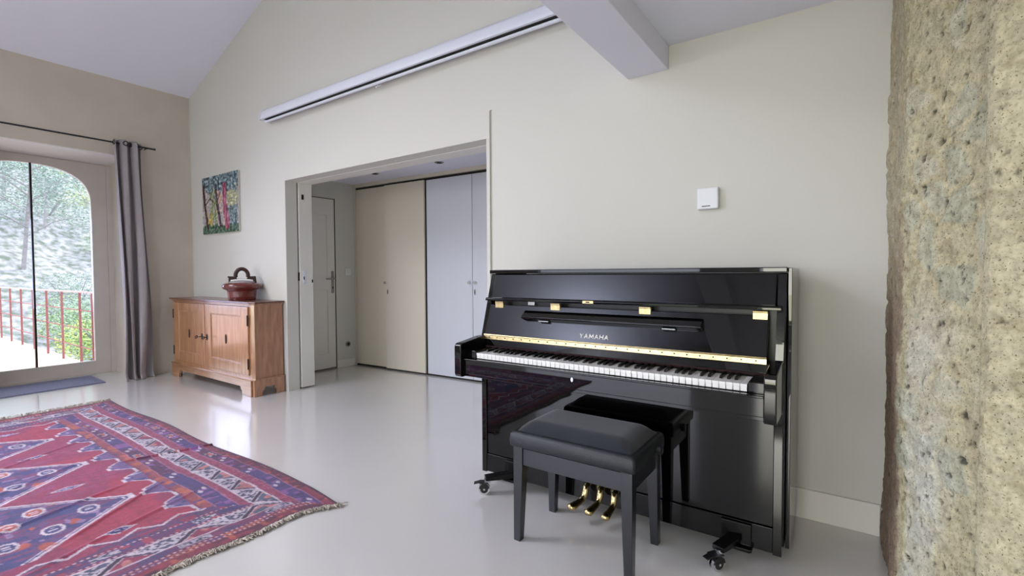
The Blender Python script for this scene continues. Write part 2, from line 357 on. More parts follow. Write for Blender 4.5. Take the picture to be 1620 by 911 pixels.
# left wall with the arched terrace door, and the other windows it has further back
def wall_with_openings(axis, c0, c1, a0, a1, z1, opens, z0=0):
    m = MB(); cur = a0
    def bx(p, q, zz0, zz1):
        if axis == 'x': m.box(c0, c1, p, q, zz0, zz1)
        else: m.box(p, q, c0, c1, zz0, zz1)
    for p, q, s, h in sorted(opens):
        bx(cur, p, z0, z1)
        if s > z0: bx(p, q, z0, s)
        bx(p, q, h, z1); cur = q
    bx(cur, a1, z0, z1); return m
YD0, YD1, ZD = .60, 1.95, 2.40
wl = wall_with_openings('x', XG - .12, XL, YR, D, ceil_z(XL), [(YD0, YD1, 0, ZD), (-2.8, -1.0, .2, 2.4)])
struct(wl.build('wall_left', M['wall_left']), 'beige limewashed wall with the arched glass door', 'wall')
struct(wall_with_openings('y', YR - .12, YR, XL, XR + .1, 5.9, [(-5.2, -2.0, .35, 2.6), (-1.1, .3, .3, 2.2)]).build('wall_front', M['wall']))
mm = MB(); mm.box(XR, XR + .12, YR, 2.53, 0, 5.9)
struct(mm.build('wall_right_rear', M['wall']))
struct(MB().box(XG + .002, XL - .001, YD0 + .002, YD1 - .002, ZD - .012, ZD - .001).build('soffit_lit_plate', M['joinery']), 'white plate added to lighten the soffit over the arched door', 'trim')  # added plate; its white stands in for terrace light on the soffit
# sloping ceiling
m = MB(); xs = XL - .63; xe = 1.6
m.hexa([(xs, YR - .12, ceil_z(xs)), (xe, YR - .12, ceil_z(xe)), (xe, D + .12, ceil_z(xe)), (xs, D + .12, ceil_z(xs))],
       [(xs, YR - .12, ceil_z(xs) + .15), (xe, YR - .12, ceil_z(xe) + .15), (xe, D + .12, ceil_z(xe) + .15), (xs, D + .12, ceil_z(xs) + .15)])
struct(m.build('ceiling', M['ceiling']), 'white sloping ceiling', 'ceiling')
# low ceiling (underside of the gallery) and its edge beam
struct(MB().box(-.80, 1.6, YR, D, 2.29, 2.50).build('ceiling_gallery', M['ceiling']), 'low flat ceiling over the piano end', 'ceiling')
struct(MB().box(-.98, -.76, YR, D, 2.17, 2.56).build('beam_1', M['ceiling'], bevel=.004), 'white boxed beam across the top of the room', 'beam')
# baseboard
struct(MB().box(-1.905, .14, D - .014, D, 0, .135).build('baseboard_back', M['joinery'], bevel=.003), 'low cream baseboard right of the piano', 'baseboard')

# ---------------------------------------------------------------- stone wall
def vnoise(P, sc, octv=4):
    return noise.fractal(Vector(P) * sc, 1.0, 2.0, octv)
def stone_surface(plan, z0, z1, step, stones, amp, smoothside=False, seed=0, cut=None):
    # plan: polyline of (x, y); surface extruded up with displacement along the outward normal
    L = [0]
    for i in range(1, len(plan)): L.append(L[-1] + math.dist(plan[i], plan[i - 1]))
    tot = L[-1]; nu = int(tot / step) + 1; nv = int((z1 - z0) / step) + 1
    vs = []; cols = []
    cell = {}
    r2 = random.Random(seed)
    def stone_at(u, z):
        best = 9; b2 = 9; bid = None; S_ = .105; ZC_ = .125
        gu, gz = int(math.floor(u / S_)), int(math.floor(z / ZC_))
        for a in (-1, 0, 1):
            for b in (-1, 0, 1):
                k = (gu + a, gz + b)
                if k not in cell:
                    cell[k] = (r2.random() * .75 + .12, r2.random() * .75 + .12, r2.random(), r2.random(), r2.random())
                c = cell[k]; du = (u - (gu + a + c[0]) * S_); dz = (z - (gz + b + c[1]) * ZC_) * (.8 + .4 * c[4])
                d = math.hypot(du, dz)
                if d < best: b2 = best; best = d; bid = c
                elif d < b2: b2 = d
        return best, b2, bid
    pal = [(202, 202, 180), (196, 197, 174), (200, 190, 160), (208, 206, 184), (190, 192, 170), (208, 202, 172)]
    mort = np.array([208, 199, 164.])
    for j in range(nv):
        z = z0 + (z1 - z0) * j / (nv - 1)
        for i in range(nu):
            s = tot * i / (nu - 1)
            k = 1
            while k < len(plan) - 1 and s > L[k]: k += 1
            f = (s - L[k - 1]) / (L[k] - L[k - 1]); x = plan[k - 1][0] + f * (plan[k][0] - plan[k - 1][0]); y = plan[k - 1][1] + f * (plan[k][1] - plan[k - 1][1])
            # smoothed outward normal
            ds = .05
            def at(q):
                q = min(max(q, 0), tot); kk = 1
                while kk < len(plan) - 1 and q > L[kk]: kk += 1
                g = (q - L[kk - 1]) / (L[kk] - L[kk - 1]); return (plan[kk - 1][0] + g * (plan[kk][0] - plan[kk - 1][0]), plan[kk - 1][1] + g * (plan[kk][1] - plan[kk - 1][1]))
            p0, p1 = at(s - ds), at(s + ds); tx, ty = p1[0] - p0[0], p1[1] - p0[1]; ln = math.hypot(tx, ty); nx, ny = ty / ln, -tx / ln
            if nx * plan_out[0] + ny * plan_out[1] < 0: nx, ny = -nx, -ny
            wob = vnoise((s * 2.2 + seed, z * 1.6, 3.1), 1.0, 3) * .014
            fine = vnoise((s, z, seed), 26, 4); grit = vnoise((s, z, seed + 5), 75, 3)
            pit = max(0, -vnoise((s * 1.3, z * .9, seed + 9), 36, 3) - .46)
            if stones:
                us = s + vnoise((s, z, 1), 7, 3) * .03; zs = z + vnoise((s, z, 4), 7, 3) * .03
                d1, d2, sid = stone_at(us, zs)
                e = min(1, max(0, (d2 - d1 - .008) / .022)) * (1 if sid[3] > .45 else .2)
                disp = wob * .8 + e * amp * (.2 + .6 * sid[2]) + fine * .003 + grit * .0012 - pit * .025
                c = np.array(pal[int(sid[2] * 5.99)], float); c = mort * (1 - e * .8) + c * e * .8
                lit_mix = min(1, max(0, (1.15 - z + .25 * vnoise((s, z, 7), 5, 3)) / .4)) * min(1, max(0, (s - .58) / .02)) * min(1, max(0, (.78 - s + .1 * vnoise((s, z, 8), 6, 2)) / .08)); c = c * (1 - .5 * lit_mix) + np.array([224, 226, 220.]) * .5 * lit_mix  # window light on the lower stones painted into their colour
                shade_mix = min(1, max(0, (.552 - s + .02 * vnoise((s, z, 6), 9, 3)) / .02)) * (.18 + .82 * min(1, max(0, (1.35 - z) / .5))); c = c * (1 - shade_mix) + np.array([158, 138, 118.]) * shade_mix  # shade on the left strip painted in as browner stone
            else:
                disp = wob * .3 + fine * .0014 + grit * .0012 - pit * .006
                pit *= .35; c = np.array([204, 196, 164.]) + vnoise((s, z, 2), 5, 3) * 8
                e = 0
            c = c * .86 * (1 + fine * .10 + grit * .10) * (1 - min(.55, pit * 2.6))
            if j in (0, nv - 1): pass
            vs.append((x + nx * disp, y + ny * disp, z)); cols.append(c)
    fs = [(j * nu + i, j * nu + i + 1, (j + 1) * nu + i + 1, (j + 1) * nu + i) for j in range(nv - 1) for i in range(nu - 1)]
    return vs, fs, cols, nu, nv
def srgb_arr(c):
    c = np.clip(np.asarray(c, float) / 255, 0, 1); return np.where(c <= .04045, c / 12.92, ((c + .055) / 1.055) ** 2.4)
def set_cols(me, cols):
    a = me.color_attributes.new('col', 'FLOAT_COLOR', 'POINT'); arr = np.ones((len(me.vertices), 4), np.float32); arr[:, :3] = cols
    a.data.foreach_set('color', arr.ravel())
def stone_obj(name, plan, back, stones, amp, seed, step, label):
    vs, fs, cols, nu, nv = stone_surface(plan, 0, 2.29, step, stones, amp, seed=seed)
    n0 = len(vs)
    # closed solid: back edge columns
    vs2 = list(vs); base = len(vs2)
    for (x, y) in back:
        vs2 += [(x, y, 0), (x, y, 2.29)]
    nb = len(back); f2 = list(fs)
    left = [j * nu for j in range(nv)]; right = [j * nu + nu - 1 for j in range(nv)]
    f2.append(tuple(right + [base + 1, base])); 
    for k in range(nb - 1): f2.append((base + 2 * k, base + 2 * k + 1, base + 2 * k + 3, base + 2 * k + 2))
    f2.append(tuple(left[::-1] + [base + 2 * (nb - 1), base + 2 * (nb - 1) + 1]))
    f2.append(tuple([i for i in range(nu)] + [base + 2 * k for k in range(nb)]))
    f2.append(tuple([(nv - 1) * nu + i for i in range(nu)] + [base + 2 * k + 1 for k in range(nb)]))
    me = bpy.data.meshes.new(name); me.from_pydata(vs2, [], f2)
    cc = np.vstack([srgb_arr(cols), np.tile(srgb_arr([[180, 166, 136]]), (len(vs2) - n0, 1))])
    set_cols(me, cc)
    for p in me.polygons: p.use_smooth = True
    bm = bmesh.new(); bm.from_mesh(me); bmesh.ops.recalc_face_normals(bm, faces=bm.faces); bm.to_mesh(me); bm.free()
    o = bpy.data.objects.new(name, me); C.objects.link(o); me.materials.append(M['stone']); return struct(o, label, 'wall')
plan_out = (-.5, -1)
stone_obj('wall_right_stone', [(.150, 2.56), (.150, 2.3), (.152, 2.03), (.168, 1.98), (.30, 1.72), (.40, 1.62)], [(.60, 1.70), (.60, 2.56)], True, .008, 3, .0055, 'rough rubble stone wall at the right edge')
stone_obj('wall_right_jamb', [(.330, 1.67), (.273, 1.580), (.282, 1.555), (.50, 1.38), (.72, 1.20), (.97, 1.02)], [(.97, 1.67)], False, .0, 11, .0055, 'pitted sandy stone pier nearest the camera')

# ---------------------------------------------------------------- arched terrace door
dr = struct(thing('door_1', (XG, 1.27, 0), 'white framed arched glass terrace door', 'door'))
AY0, AY1 = .775, 1.765; AZ0 = .15; AS = 1.93; AT = 2.305
def arch_pts(n=24, inset=0):
    cy = (AY0 + AY1) / 2; a = (AY1 - AY0) / 2 - inset; b = AT - AS - inset; out = [(AY0 + inset, AZ0 + inset), (AY1 - inset, AZ0 + inset)]
    for k in range(n + 1):
        th = PI * k / n; ct, st = math.cos(th), math.sin(th)
        out.append((cy + a * (abs(ct) ** .82) * (1 if ct > 0 else -1), AS + b * (abs(st) ** .82)))
    return out
def plate_with_arch(x0, x1, y0, y1, z0, z1, inset=0):
    ap = arch_pts(28, inset); n = len(ap)
    outer = []
    cy = (y0 + y1) / 2; cz = 1.2
    for (y, z) in ap:   # project each arch point outwards on to the rectangle
        dy, dz = y - cy, z - cz; t = min((abs((y1 if dy > 0 else y0) - cy) / abs(dy)) if abs(dy) > 1e-6 else 1e9, (abs((z1 if dz > 0 else z0) - cz) / abs(dz)) if abs(dz) > 1e-6 else 1e9)
        outer.append([cy + dy * t, cz + dz * t])
    for cyy, czz in ((y0, z0), (y1, z0), (y1, z1), (y0, z1)):
        k = min(range(n), key=lambda i: math.hypot(outer[i][0] - cyy, outer[i][1] - czz)); outer[k] = [cyy, czz]
    vs = [(x1, y, z) for y, z in ap] + [(x1, y, z) for y, z in outer] + [(x0, y, z) for y, z in ap] + [(x0, y, z) for y, z in outer]
    fs = []
    for i in range(n):
        j = (i + 1) % n
        fs += [(i, j, n + j, n + i), (2 * n + i, 3 * n + i, 3 * n + j, 2 * n + j), (i, 2 * n + i, 2 * n + j, j), (n + i, n + j, 3 * n + j, 3 * n + i)]
    return MB().add(vs, fs)
plate_with_arch(XG - .055, XG, YD0 + .06, YD1 - .05, .012, 2.38).build('leaf_frame', M['frame_white'], dr, smooth='auto')
q = MB().box(XG - .07, XG + .008, YD1 - .048, YD1 + .01, 0, 2.39).box(XG - .07, XG + .008, YD0, YD0 + .058, 0, 2.39).box(XG - .07, XG + .008, YD0, YD1 + .01, 2.382, 2.387).box(XG - .07, XG - .0, YD0, YD1, 0, .011)
q.build('frame', M['frame_white'], dr, bevel=.003)
MB().prism(arch_pts(28, -.01), 'x', XG - .030, XG - .024).build('glass_pane', M['glass'], dr)
MB().box(XG - .038, XG - .010, 1.272, 1.288, AZ0 - .005, AT + .003).build('glazing_bar', M['iron'], dr)
# deep window openings behind the camera get frames too
q = MB()
for y in (-2.78, -1.93, -1.05): q.box(XL - .30, XL - .25, y, y + .05, .2, 2.4)
for z in (.2, 1.3, 2.35): q.box(XL - .30, XL - .25, -2.8, -1.0, z, z + .05)
struct(q.build('window_1', M['frame_white']))

# doormat
t = MB().hexa([(-6.885, .30, 0), (-6.30, .30, 0), (-6.335, 1.672, 0), (-6.875, 1.692, 0)], [(-6.88, .305, .012), (-6.305, .305, .012), (-6.34, 1.667, .012), (-6.87, 1.687, .012)]).build('doormat', M['mat'], bevel=.002)
tag(t, 'dark blue grey doormat lying in the recess of the arched glass door', 'doormat')

# ---------------------------------------------------------------- curtain and rod
rod = thing('curtain_rod', (-6.27, 1.3, 2.51), 'thin black curtain rod over the arched door', 'curtain rod')
MB().tube([(-6.27, .40, 2.507), (-6.27, 2.13, 2.507)], .0085, 12).build('pole', M['black_metal'], rod, smooth='auto')
MB().tube([(-6.27, 2.13, 2.507), (-6.27, 2.145, 2.507)], .0105, 12).build('end_cap', M['black_metal'], rod, smooth='auto')
MB().tube([(XL, 2.075, 2.507), (-6.27, 2.075, 2.507)], .006, 8).build('bracket', M['black_metal'], rod, smooth='auto')
cu = thing('curtain', (-6.27, 1.9, 0), 'long grey eyelet curtain gathered right of the arched door', 'curtain')
NP = 2.7
def cfun(u, v):
    z = .005 + (2.545 - .005) * v
    ph = 2 * PI * NP * u
    y0 = 1.765 + .03 * (1 - v) + .02 * math.sin(v * PI); y1 = 2.035 + .01 * (1 - v) + .015 * math.sin(v * 5)
    amp = .045 + .018 * math.sin(v * 4 + 1.0) * (1 - v)
    y = y0 + (y1 - y0) * u + .012 * math.sin(2 * ph + 1.5 * v) + .020 * (1 - v) * math.sin(2.3 * u * PI + 3.2 * v)
    x = -6.27 + amp * math.cos(ph + (1 - v) * .9 * math.sin(3.0 * u + 2 * v)) + .02 * (1 - v) * math.sin(5 * v + 7 * u)
    flare = max(0, .06 - z) * .8
    return (x + flare, y, z)
q = MB().grid(150, 110, cfun)
o = q.build('fabric', M['curtain'], cu, smooth=True)
sm = o.modifiers.new('thick', 'SOLIDIFY'); sm.thickness = .0025; sm.offset = 0
for k, uu in enumerate((.07, .215, .36, .50, .645, .79, .93)):
    px, py, pz = cfun(uu, (2.507 - .005) / 2.54)
    ring = MB(); n = 20; path = []
    a2 = cfun(uu - .01, .985); b2 = cfun(uu + .01, .985); tang = Vector((b2[0] - a2[0], b2[1] - a2[1], 0)).normalized()
    for i in range(n + 1):
        th = 2 * PI * i / n; path.append(Vector((px, py, pz)) + tang * .022 * math.cos(th) + Vector((0, 0, .022 * math.sin(th))))
    ring.tube(path, .0055, 8, cap=False); ring.build('eyelet', M['black_metal'], cu, smooth=True)

# ---------------------------------------------------------------- painting
def fbm(a, b, s, seed=0):
    return noise.fractal(Vector((a * s, b * s, seed)), 1.0, 2.0, 4)
pic = thing('painting', (-5.64, D, 1.9), 'unframed painting of colourful tree trunks above the sideboard', 'painting')
PX0, PX1, PZ0, PZ1 = -6.03, -5.21, 1.58, 2.215; nu, nv = 150, 120
vs = []; cols = []
def seg_d(px, py, a, b):
    ax, ay = a; bx, by = b; t = max(0, min(1, ((px - ax) * (bx - ax) + (py - ay) * (by - ay)) / ((bx - ax) ** 2 + (by - ay) ** 2))); return math.hypot(px - ax - t * (bx - ax), py - ay - t * (by - ay))
for j in range(nv):
    for i in range(nu):
        u = i / (nu - 1); v = j / (nv - 1)
        n1 = fbm(u, v, 9, 1); n2 = fbm(u, v, 22, 5); n3 = fbm(u * 2.5, v * .7, 12, 9)
        c = np.array([178, 172, 168.]) + n2 * 55
        if v > .72 + n1 * .14: c = np.array([104, 124, 130.]) + n2 * 130 + np.array([0, 8, 14]) * n3
        elif v < .14 + n1 * .06: c = np.array([78, 104, 84.]) + n2 * 90
        else:
            if .22 < u < .40 and n3 > -.1: c = np.array([128, 146, 92.]) + n2 * 60
            if .10 < u < .28 and v < .34 + n1 * .1: c = np.array([190, 168, 88.]) + n2 * 50
            if .70 < u < .98 and .42 < v < .78 and n2 > -.15: c = np.array([152, 158, 112.]) + n2 * 140
            if .70 < u < .98 and v < .44 + n1 * .06: c = np.array([112, 130, 134.]) + n2 * 90
            if .40 < u < .56 and v > .35 and n1 > .05: c = np.array([204, 170, 146.]) + n2 * 60
        w_ = .012 * n1
        d = seg_d(u + w_, v, (.04, .85), (.07, .5)); d = min(d, seg_d(u + w_, v, (.07, .5), (.15, .12)))
        if d < .030: c = np.array([62, 30, 30.]) + n2 * 20
        if min(seg_d(u, v, (.08, .50), (.22, .62)), seg_d(u, v, (.22, .62), (.33, .55))) < .012: c = np.array([70, 50, 50.])
        d = min(seg_d(u + w_, v, (.40, .80), (.43, .5)), seg_d(u + w_, v, (.43, .5), (.52, .12)))
        if d < .030: c = np.array([64, 48, 62.]) + n2 * 40
        if seg_d(u, v, (.44, .55), (.52, .70)) < .011: c = np.array([74, 50, 58.])
        d = min(seg_d(u + w_, v, (.63, .80), (.64, .5)), seg_d(u + w_, v, (.64, .5), (.70, .12)))
        if d < .048 + .02 * (1 - v): c = np.array([158, 84, 108.]) + n3 * 90
        if v < .3 and seg_d(u, v, (.93, .42), (.92, .1)) < .012: c = np.array([70, 84, 84.])
        k_ = .5 + .5 * fbm(u * 1.8, v, 30, 21)
        if .12 < v < .78 and k_ > .72: c = c * .5 + np.array([226, 214, 206.]) * .5
        elif k_ < .24: c = c * .6 + np.array([70, 84, 80.]) * .4
        vs.append((PX0 + (PX1 - PX0) * u, D - .0232 - .0012 * n2, PZ0 + (PZ1 - PZ0) * v)); cols.append(np.clip(c, 10, 240))
fs = [(j * nu + i, j * nu + i + 1, (j + 1) * nu + i + 1, (j + 1) * nu + i) for j in range(nv - 1) for i in range(nu - 1)]
q = MB(); q.add(vs, fs); o = q.build('painted_face', M['canvas_paint'], pic, smooth=True, recalc=False); set_cols(o.data, srgb_arr(cols))
MB().box(PX0, PX1, D - .022, D - .001, PZ0, PZ1).build('canvas', M['canvas_edge'], pic, bevel=.002)

# ---------------------------------------------------------------- wall sensor box
t = thing('thermostat', (-.56, D, 1.485), 'small white square wall thermostat above the piano', 'thermostat')
MB().box(-.608, -.508, D - .026, D - .001, 1.433, 1.540).build('housing', M['white_plastic'], t, bevel=.008, seg=4)
MB().box(-.585, -.545, D - .0268, D - .0255, 1.4465, 1.4505).build('display_mark', M['iron'], t)

# ---------------------------------------------------------------- projection screen
t = thing('projection_screen', (-2.8, D, 2.65), 'long white wall-mounted projection screen case, rolled up', 'projector screen')
y1 = D - .004; ZS = 2.59
MB().prism([(y1, ZS + .012), (y1, ZS + .125), (y1 - .030, ZS + .130), (y1 - .085, ZS + .085), (y1 - .100, ZS + .03), (y1 - .096, ZS + .012)], 'x', -4.60, -.985).build('case', M['screen_case'], t, bevel=.004)
MB().prism([(y1, ZS + .008), (y1, ZS + .13), (y1 - .032, ZS + .136), (y1 - .089, ZS + .088), (y1 - .105, ZS + .03), (y1 - .10, ZS + .006)], 'x', -4.612, -4.60).build('end_cap', M['white_plastic'], t, bevel=.002)
MB().box(-4.56, -.99, y1 - .078, y1 - .03, ZS + .0075, ZS + .013).build('screen_slot', M['dark_gap'], t)
MB().tube([(-4.57, y1 - .055, ZS - .006), (-.99, y1 - .055, ZS - .006)], .014, 14, sy=.75).build('bottom_bar', M['screen_case'], t, smooth='auto')
q = MB(); hk = (-2.95, y1 - .055)
q.tube([(hk[0], hk[1], ZS - .015), (hk[0], hk[1], ZS - .028), (hk[0] + .02, hk[1], ZS - .036), (hk[0] + .035, hk[1], ZS - .026)], .003, 8)
q.tube([(hk[0], hk[1], ZS - .028), (hk[0] - .02, hk[1], ZS - .036), (hk[0] - .035, hk[1], ZS - .026)], .003, 8)
q.build('pull_hook', M['white_plastic'], t, smooth=True)

# ---------------------------------------------------------------- sideboard
X0, X1, Y0, Y1 = -6.145, -4.412, 2.225, 2.515
sb = thing('sideboard', ((X0 + X1) / 2, 2.37, 0), 'honey coloured wooden two-door sideboard against the wall', 'sideboard')
MB().box(X0 + .01, X1 - .012, Y0 + .02, Y1, .155, .845).build('carcass', M['oak_side'], sb, bevel=.003)
q = MB(); q.box(X0 + .004, X0 + .058, Y0 + .001, Y0 + .03, .155, .845)
q.prism([(X1 - .062, Y0 + .001), (X1 - .030, Y0 + .001), (X1 - .010, Y0 + .022), (X1 - .010, Y0 + .04), (X1 - .062, Y0 + .04)], 'z', .155, .845)
q.box(X0 + .058, X1 - .062, Y0 + .001, Y0 + .03, .828, .845).box(X0 + .058, X1 - .062, Y0 + .001, Y0 + .03, .155, .192)
q.build('face_frame', M['oak'], sb, bevel=.002)
q = MB(); q.prism([(X0 - .03, Y0 - .022), (X1 - .03, Y0 - .022), (X1 + .018, Y0 + .012), (X1 + .018, Y1 + .006), (X0 - .03, Y1 + .006)], 'z', .856, .872)
q.build('top', M['oak_top'], sb, bevel=.005, seg=3)
q = MB(); q.prism([(X0 - .012, Y0 - .008), (X1 - .032, Y0 - .008), (X1 + .004, Y0 + .018), (X1 + .004, Y1), (X0 - .012, Y1)], 'z', .843, .857)
q.build('top_moulding', M['oak_h'], sb, bevel=.004)
# plinth with bracket feet
def apron(a0, a1, foot, curve):
    pts = [(a0, 0), (a0 + foot, 0), (a0 + foot + .004, .045)]
    for k in range(7):
        th = PI / 2 * k / 6; pts.append((a0 + foot + .004 + curve * math.sin(th), .045 + .035 * (1 - math.cos(th))))
    for k in range(6, -1, -1):
        th = PI / 2 * k / 6; pts.append((a1 - foot - .004 - curve * math.sin(th), .045 + .035 * (1 - math.cos(th))))
    pts += [(a1 - foot - .004, .045), (a1 - foot, 0), (a1, 0), (a1, .150), (a0, .150)]; return pts
q = MB().prism(apron(X0 - .01, X1 - .025, .16, .03), 'y', Y0 - .016, Y0 + .012); q.build('plinth_front', M['oak_h'], sb, bevel=.003)
q = MB().prism(apron(Y0 - .0, Y1, .075, .02), 'x', X1 - .018, X1 + .006); q.build('plinth_side', M['oak_side'], sb, bevel=.003)
q = MB().prism(apron(Y0 - .0, Y1, .075, .02), 'x', X0 - .012, X0 + .012); q.build('plinth_side', M['oak_side'], sb, bevel=.003)
q = MB().prism([(X0 - .012, Y0 - .024), (X1 - .030, Y0 - .024), (X1 + .014, Y0 + .006), (X1 + .014, Y1), (X0 - .012, Y1)], 'z', .148, .160); q.build('plinth_moulding', M['oak_h'], sb, bevel=.004)
MB().box(X0 + .02, X1 - .02, Y0 + .01, Y1 - .005, .10, .15).build('bottom_board', M['oak_side'], sb)
XM = -5.345
def cab_door(x0, x1, hinge_right):
    d = MB(); z0, z1 = .196, .824; st = .125; yf = Y0 - .014; yb = Y0 + .004
    d.box(x0, x0 + st, yf, yb, z0, z1).box(x1 - st, x1, yf, yb, z0, z1).box(x0 + st, x1 - st, yf, yb, z0, z0 + .095).box(x0 + st, x1 - st, yf, yb, z1 - .085, z1)
    d = d.build('door', M['oak'], sb, bevel=.003)
    p = MB().box(x0 + st - .002, x1 - st + .002, yf + .009, yb, z0 + .093, z1 - .083).build('panel', M['oak'], d, bevel=.001)
    q = MB(); a, b, c, e = x0 + st, x1 - st, z0 + .095, z1 - .085; t = .010
    q.box(a, a + t, yf + .003, yf + .010, c, e).box(b - t, b, yf + .003, yf + .010, c, e).box(a + t, b - t, yf + .003, yf + .010, c, c + t).box(a + t, b - t, yf + .003, yf + .010, e - t, e)
    q.build('panel_moulding', M['oak_side'], d, bevel=.002)
    xc = (a + b) / 2
    e1 = MB().prism([(xc + .012 * math.cos(2 * PI * k / 12) * (1 if abs(math.sin(2 * PI * k / 12)) < .9 else .6), .50 + .046 * math.sin(2 * PI * k / 12)) for k in range(12)], 'y', yf + .003, yf + .009)
    e1.build('escutcheon', M['iron'], d, bevel=.001)
    xh = x1 + .003 if hinge_right else x0 - .003
    for zz in (.30, .70):
        MB().tube([(xh, yf - .002, zz - .05), (xh, yf - .002, zz - .048), (xh, yf - .002, zz + .048), (xh, yf - .002, zz + .05)], [.003, .0065, .0065, .003], 10).build('hinge', M['iron'], d, smooth='auto')
    return d, yf
d1, yf = cab_door(X0 + .062, XM - .004, False)
d2, yf = cab_door(XM + .004, X1 - .066, True)
for d, xk in ((d1, XM - .055), (d2, XM + .055)):
    e = MB().prism([(xk + .016 * math.cos(2 * PI * k / 14), .492 + .040 * math.sin(2 * PI * k / 14) * (1 + .25 * math.cos(4 * PI * k / 14))) for k in range(14)], 'y', yf - .003, yf).build('lock_plate', M['iron'], d, bevel=.001)
for d, xk, sgn in ((d1, XM - .055, -1), (d2, XM + .055, 1)):
    q = MB(); q.tube([(xk, yf - .003, .49), (xk, yf - .035, .49)], .004, 8)
    pth = [(xk + sgn * (.022 + .020 * math.cos(2 * PI * k / 16)), yf - .045 + .006 * math.sin(2 * PI * k / 16), .49 + .013 * math.sin(2 * PI * k / 16)) for k in range(17)]
    q.tube(pth, .0038, 8, cap=False); q.build('key', M['iron'], d, smooth=True)
q = MB().box(XM - .012, XM + .012, yf - .006, yf, .205, .815).build('cover_strip', M['oak_side'], d1, bevel=.003)

# ---------------------------------------------------------------- pot on the sideboard
pc = (-4.85, 2.352, .872)
pot = thing('ceramic_pot', pc, 'red brown glazed pot with arched handle standing on the sideboard', 'pot')
prof = [(.118, 0), (.124, .004), (.129, .04), (.133, .085), (.136, .098), (.170, .112), (.180, .128), (.181, .146), (.168, .160), (.140, .170), (.120, .172), (.118, .160), (.001, .158)]
MB().lathe(prof, pc, 56, sx=.95, sy=.78).build('bowl', M['glaze'], pot, smooth=True)
MB().lathe([(.112, .158), (.112, .176), (.104, .184), (.06, .190), (.001, .192)], pc, 48, sy=.76).build('lid', M['curtain'], pot, smooth=True)
bar = []
for k in range(13):
    a = -1 + 2 * k / 12; bar.append((pc[0] + a * .095, pc[1] - .045, pc[2] + .190 + .010 * (1 - a * a)))
MB().tube(bar, .0085, 10).build('white_rim', M['white_key'], pot, smooth=True)
q = MB()
q.prism([(pc[0] - .128, pc[2] + .168), (pc[0] + .128, pc[2] + .168), (pc[0] + .120, pc[2] + .236), (pc[0] + .05, pc[2] + .232), (pc[0] + .04, pc[2] + .205), (pc[0] - .04, pc[2] + .205), (pc[0] - .05, pc[2] + .232), (pc[0] - .120, pc[2] + .236)], 'y', pc[1] - .012, pc[1] + .012)
q.build('crosspiece', M['dark_wood'], pot, bevel=.004)
arc = [(pc[0] + .054 * math.cos(th), pc[1], pc[2] + .240 + .066 * math.sin(th)) for th in [PI * k / 18 - .25 + .5 * k / 18 for k in range(19)]]
MB().tube(arc, .018, 12).build('handle', M['dark_wood'], pot, smooth=True)
MB().tube([(pc[0] - .04, pc[1], pc[2] + .214), (pc[0] + .04, pc[1], pc[2] + .214)], .007, 10).build('handle_pin', M['white_key'], pot, smooth='auto')
MB().box(pc[0] - .135, pc[0] - .112, pc[1] - .02, pc[1] + .02, pc[2] + .158, pc[2] + .222).build('side_tab', M['canvas_edge'], pot, bevel=.004)

pot.rotation_euler.z = math.radians(64)
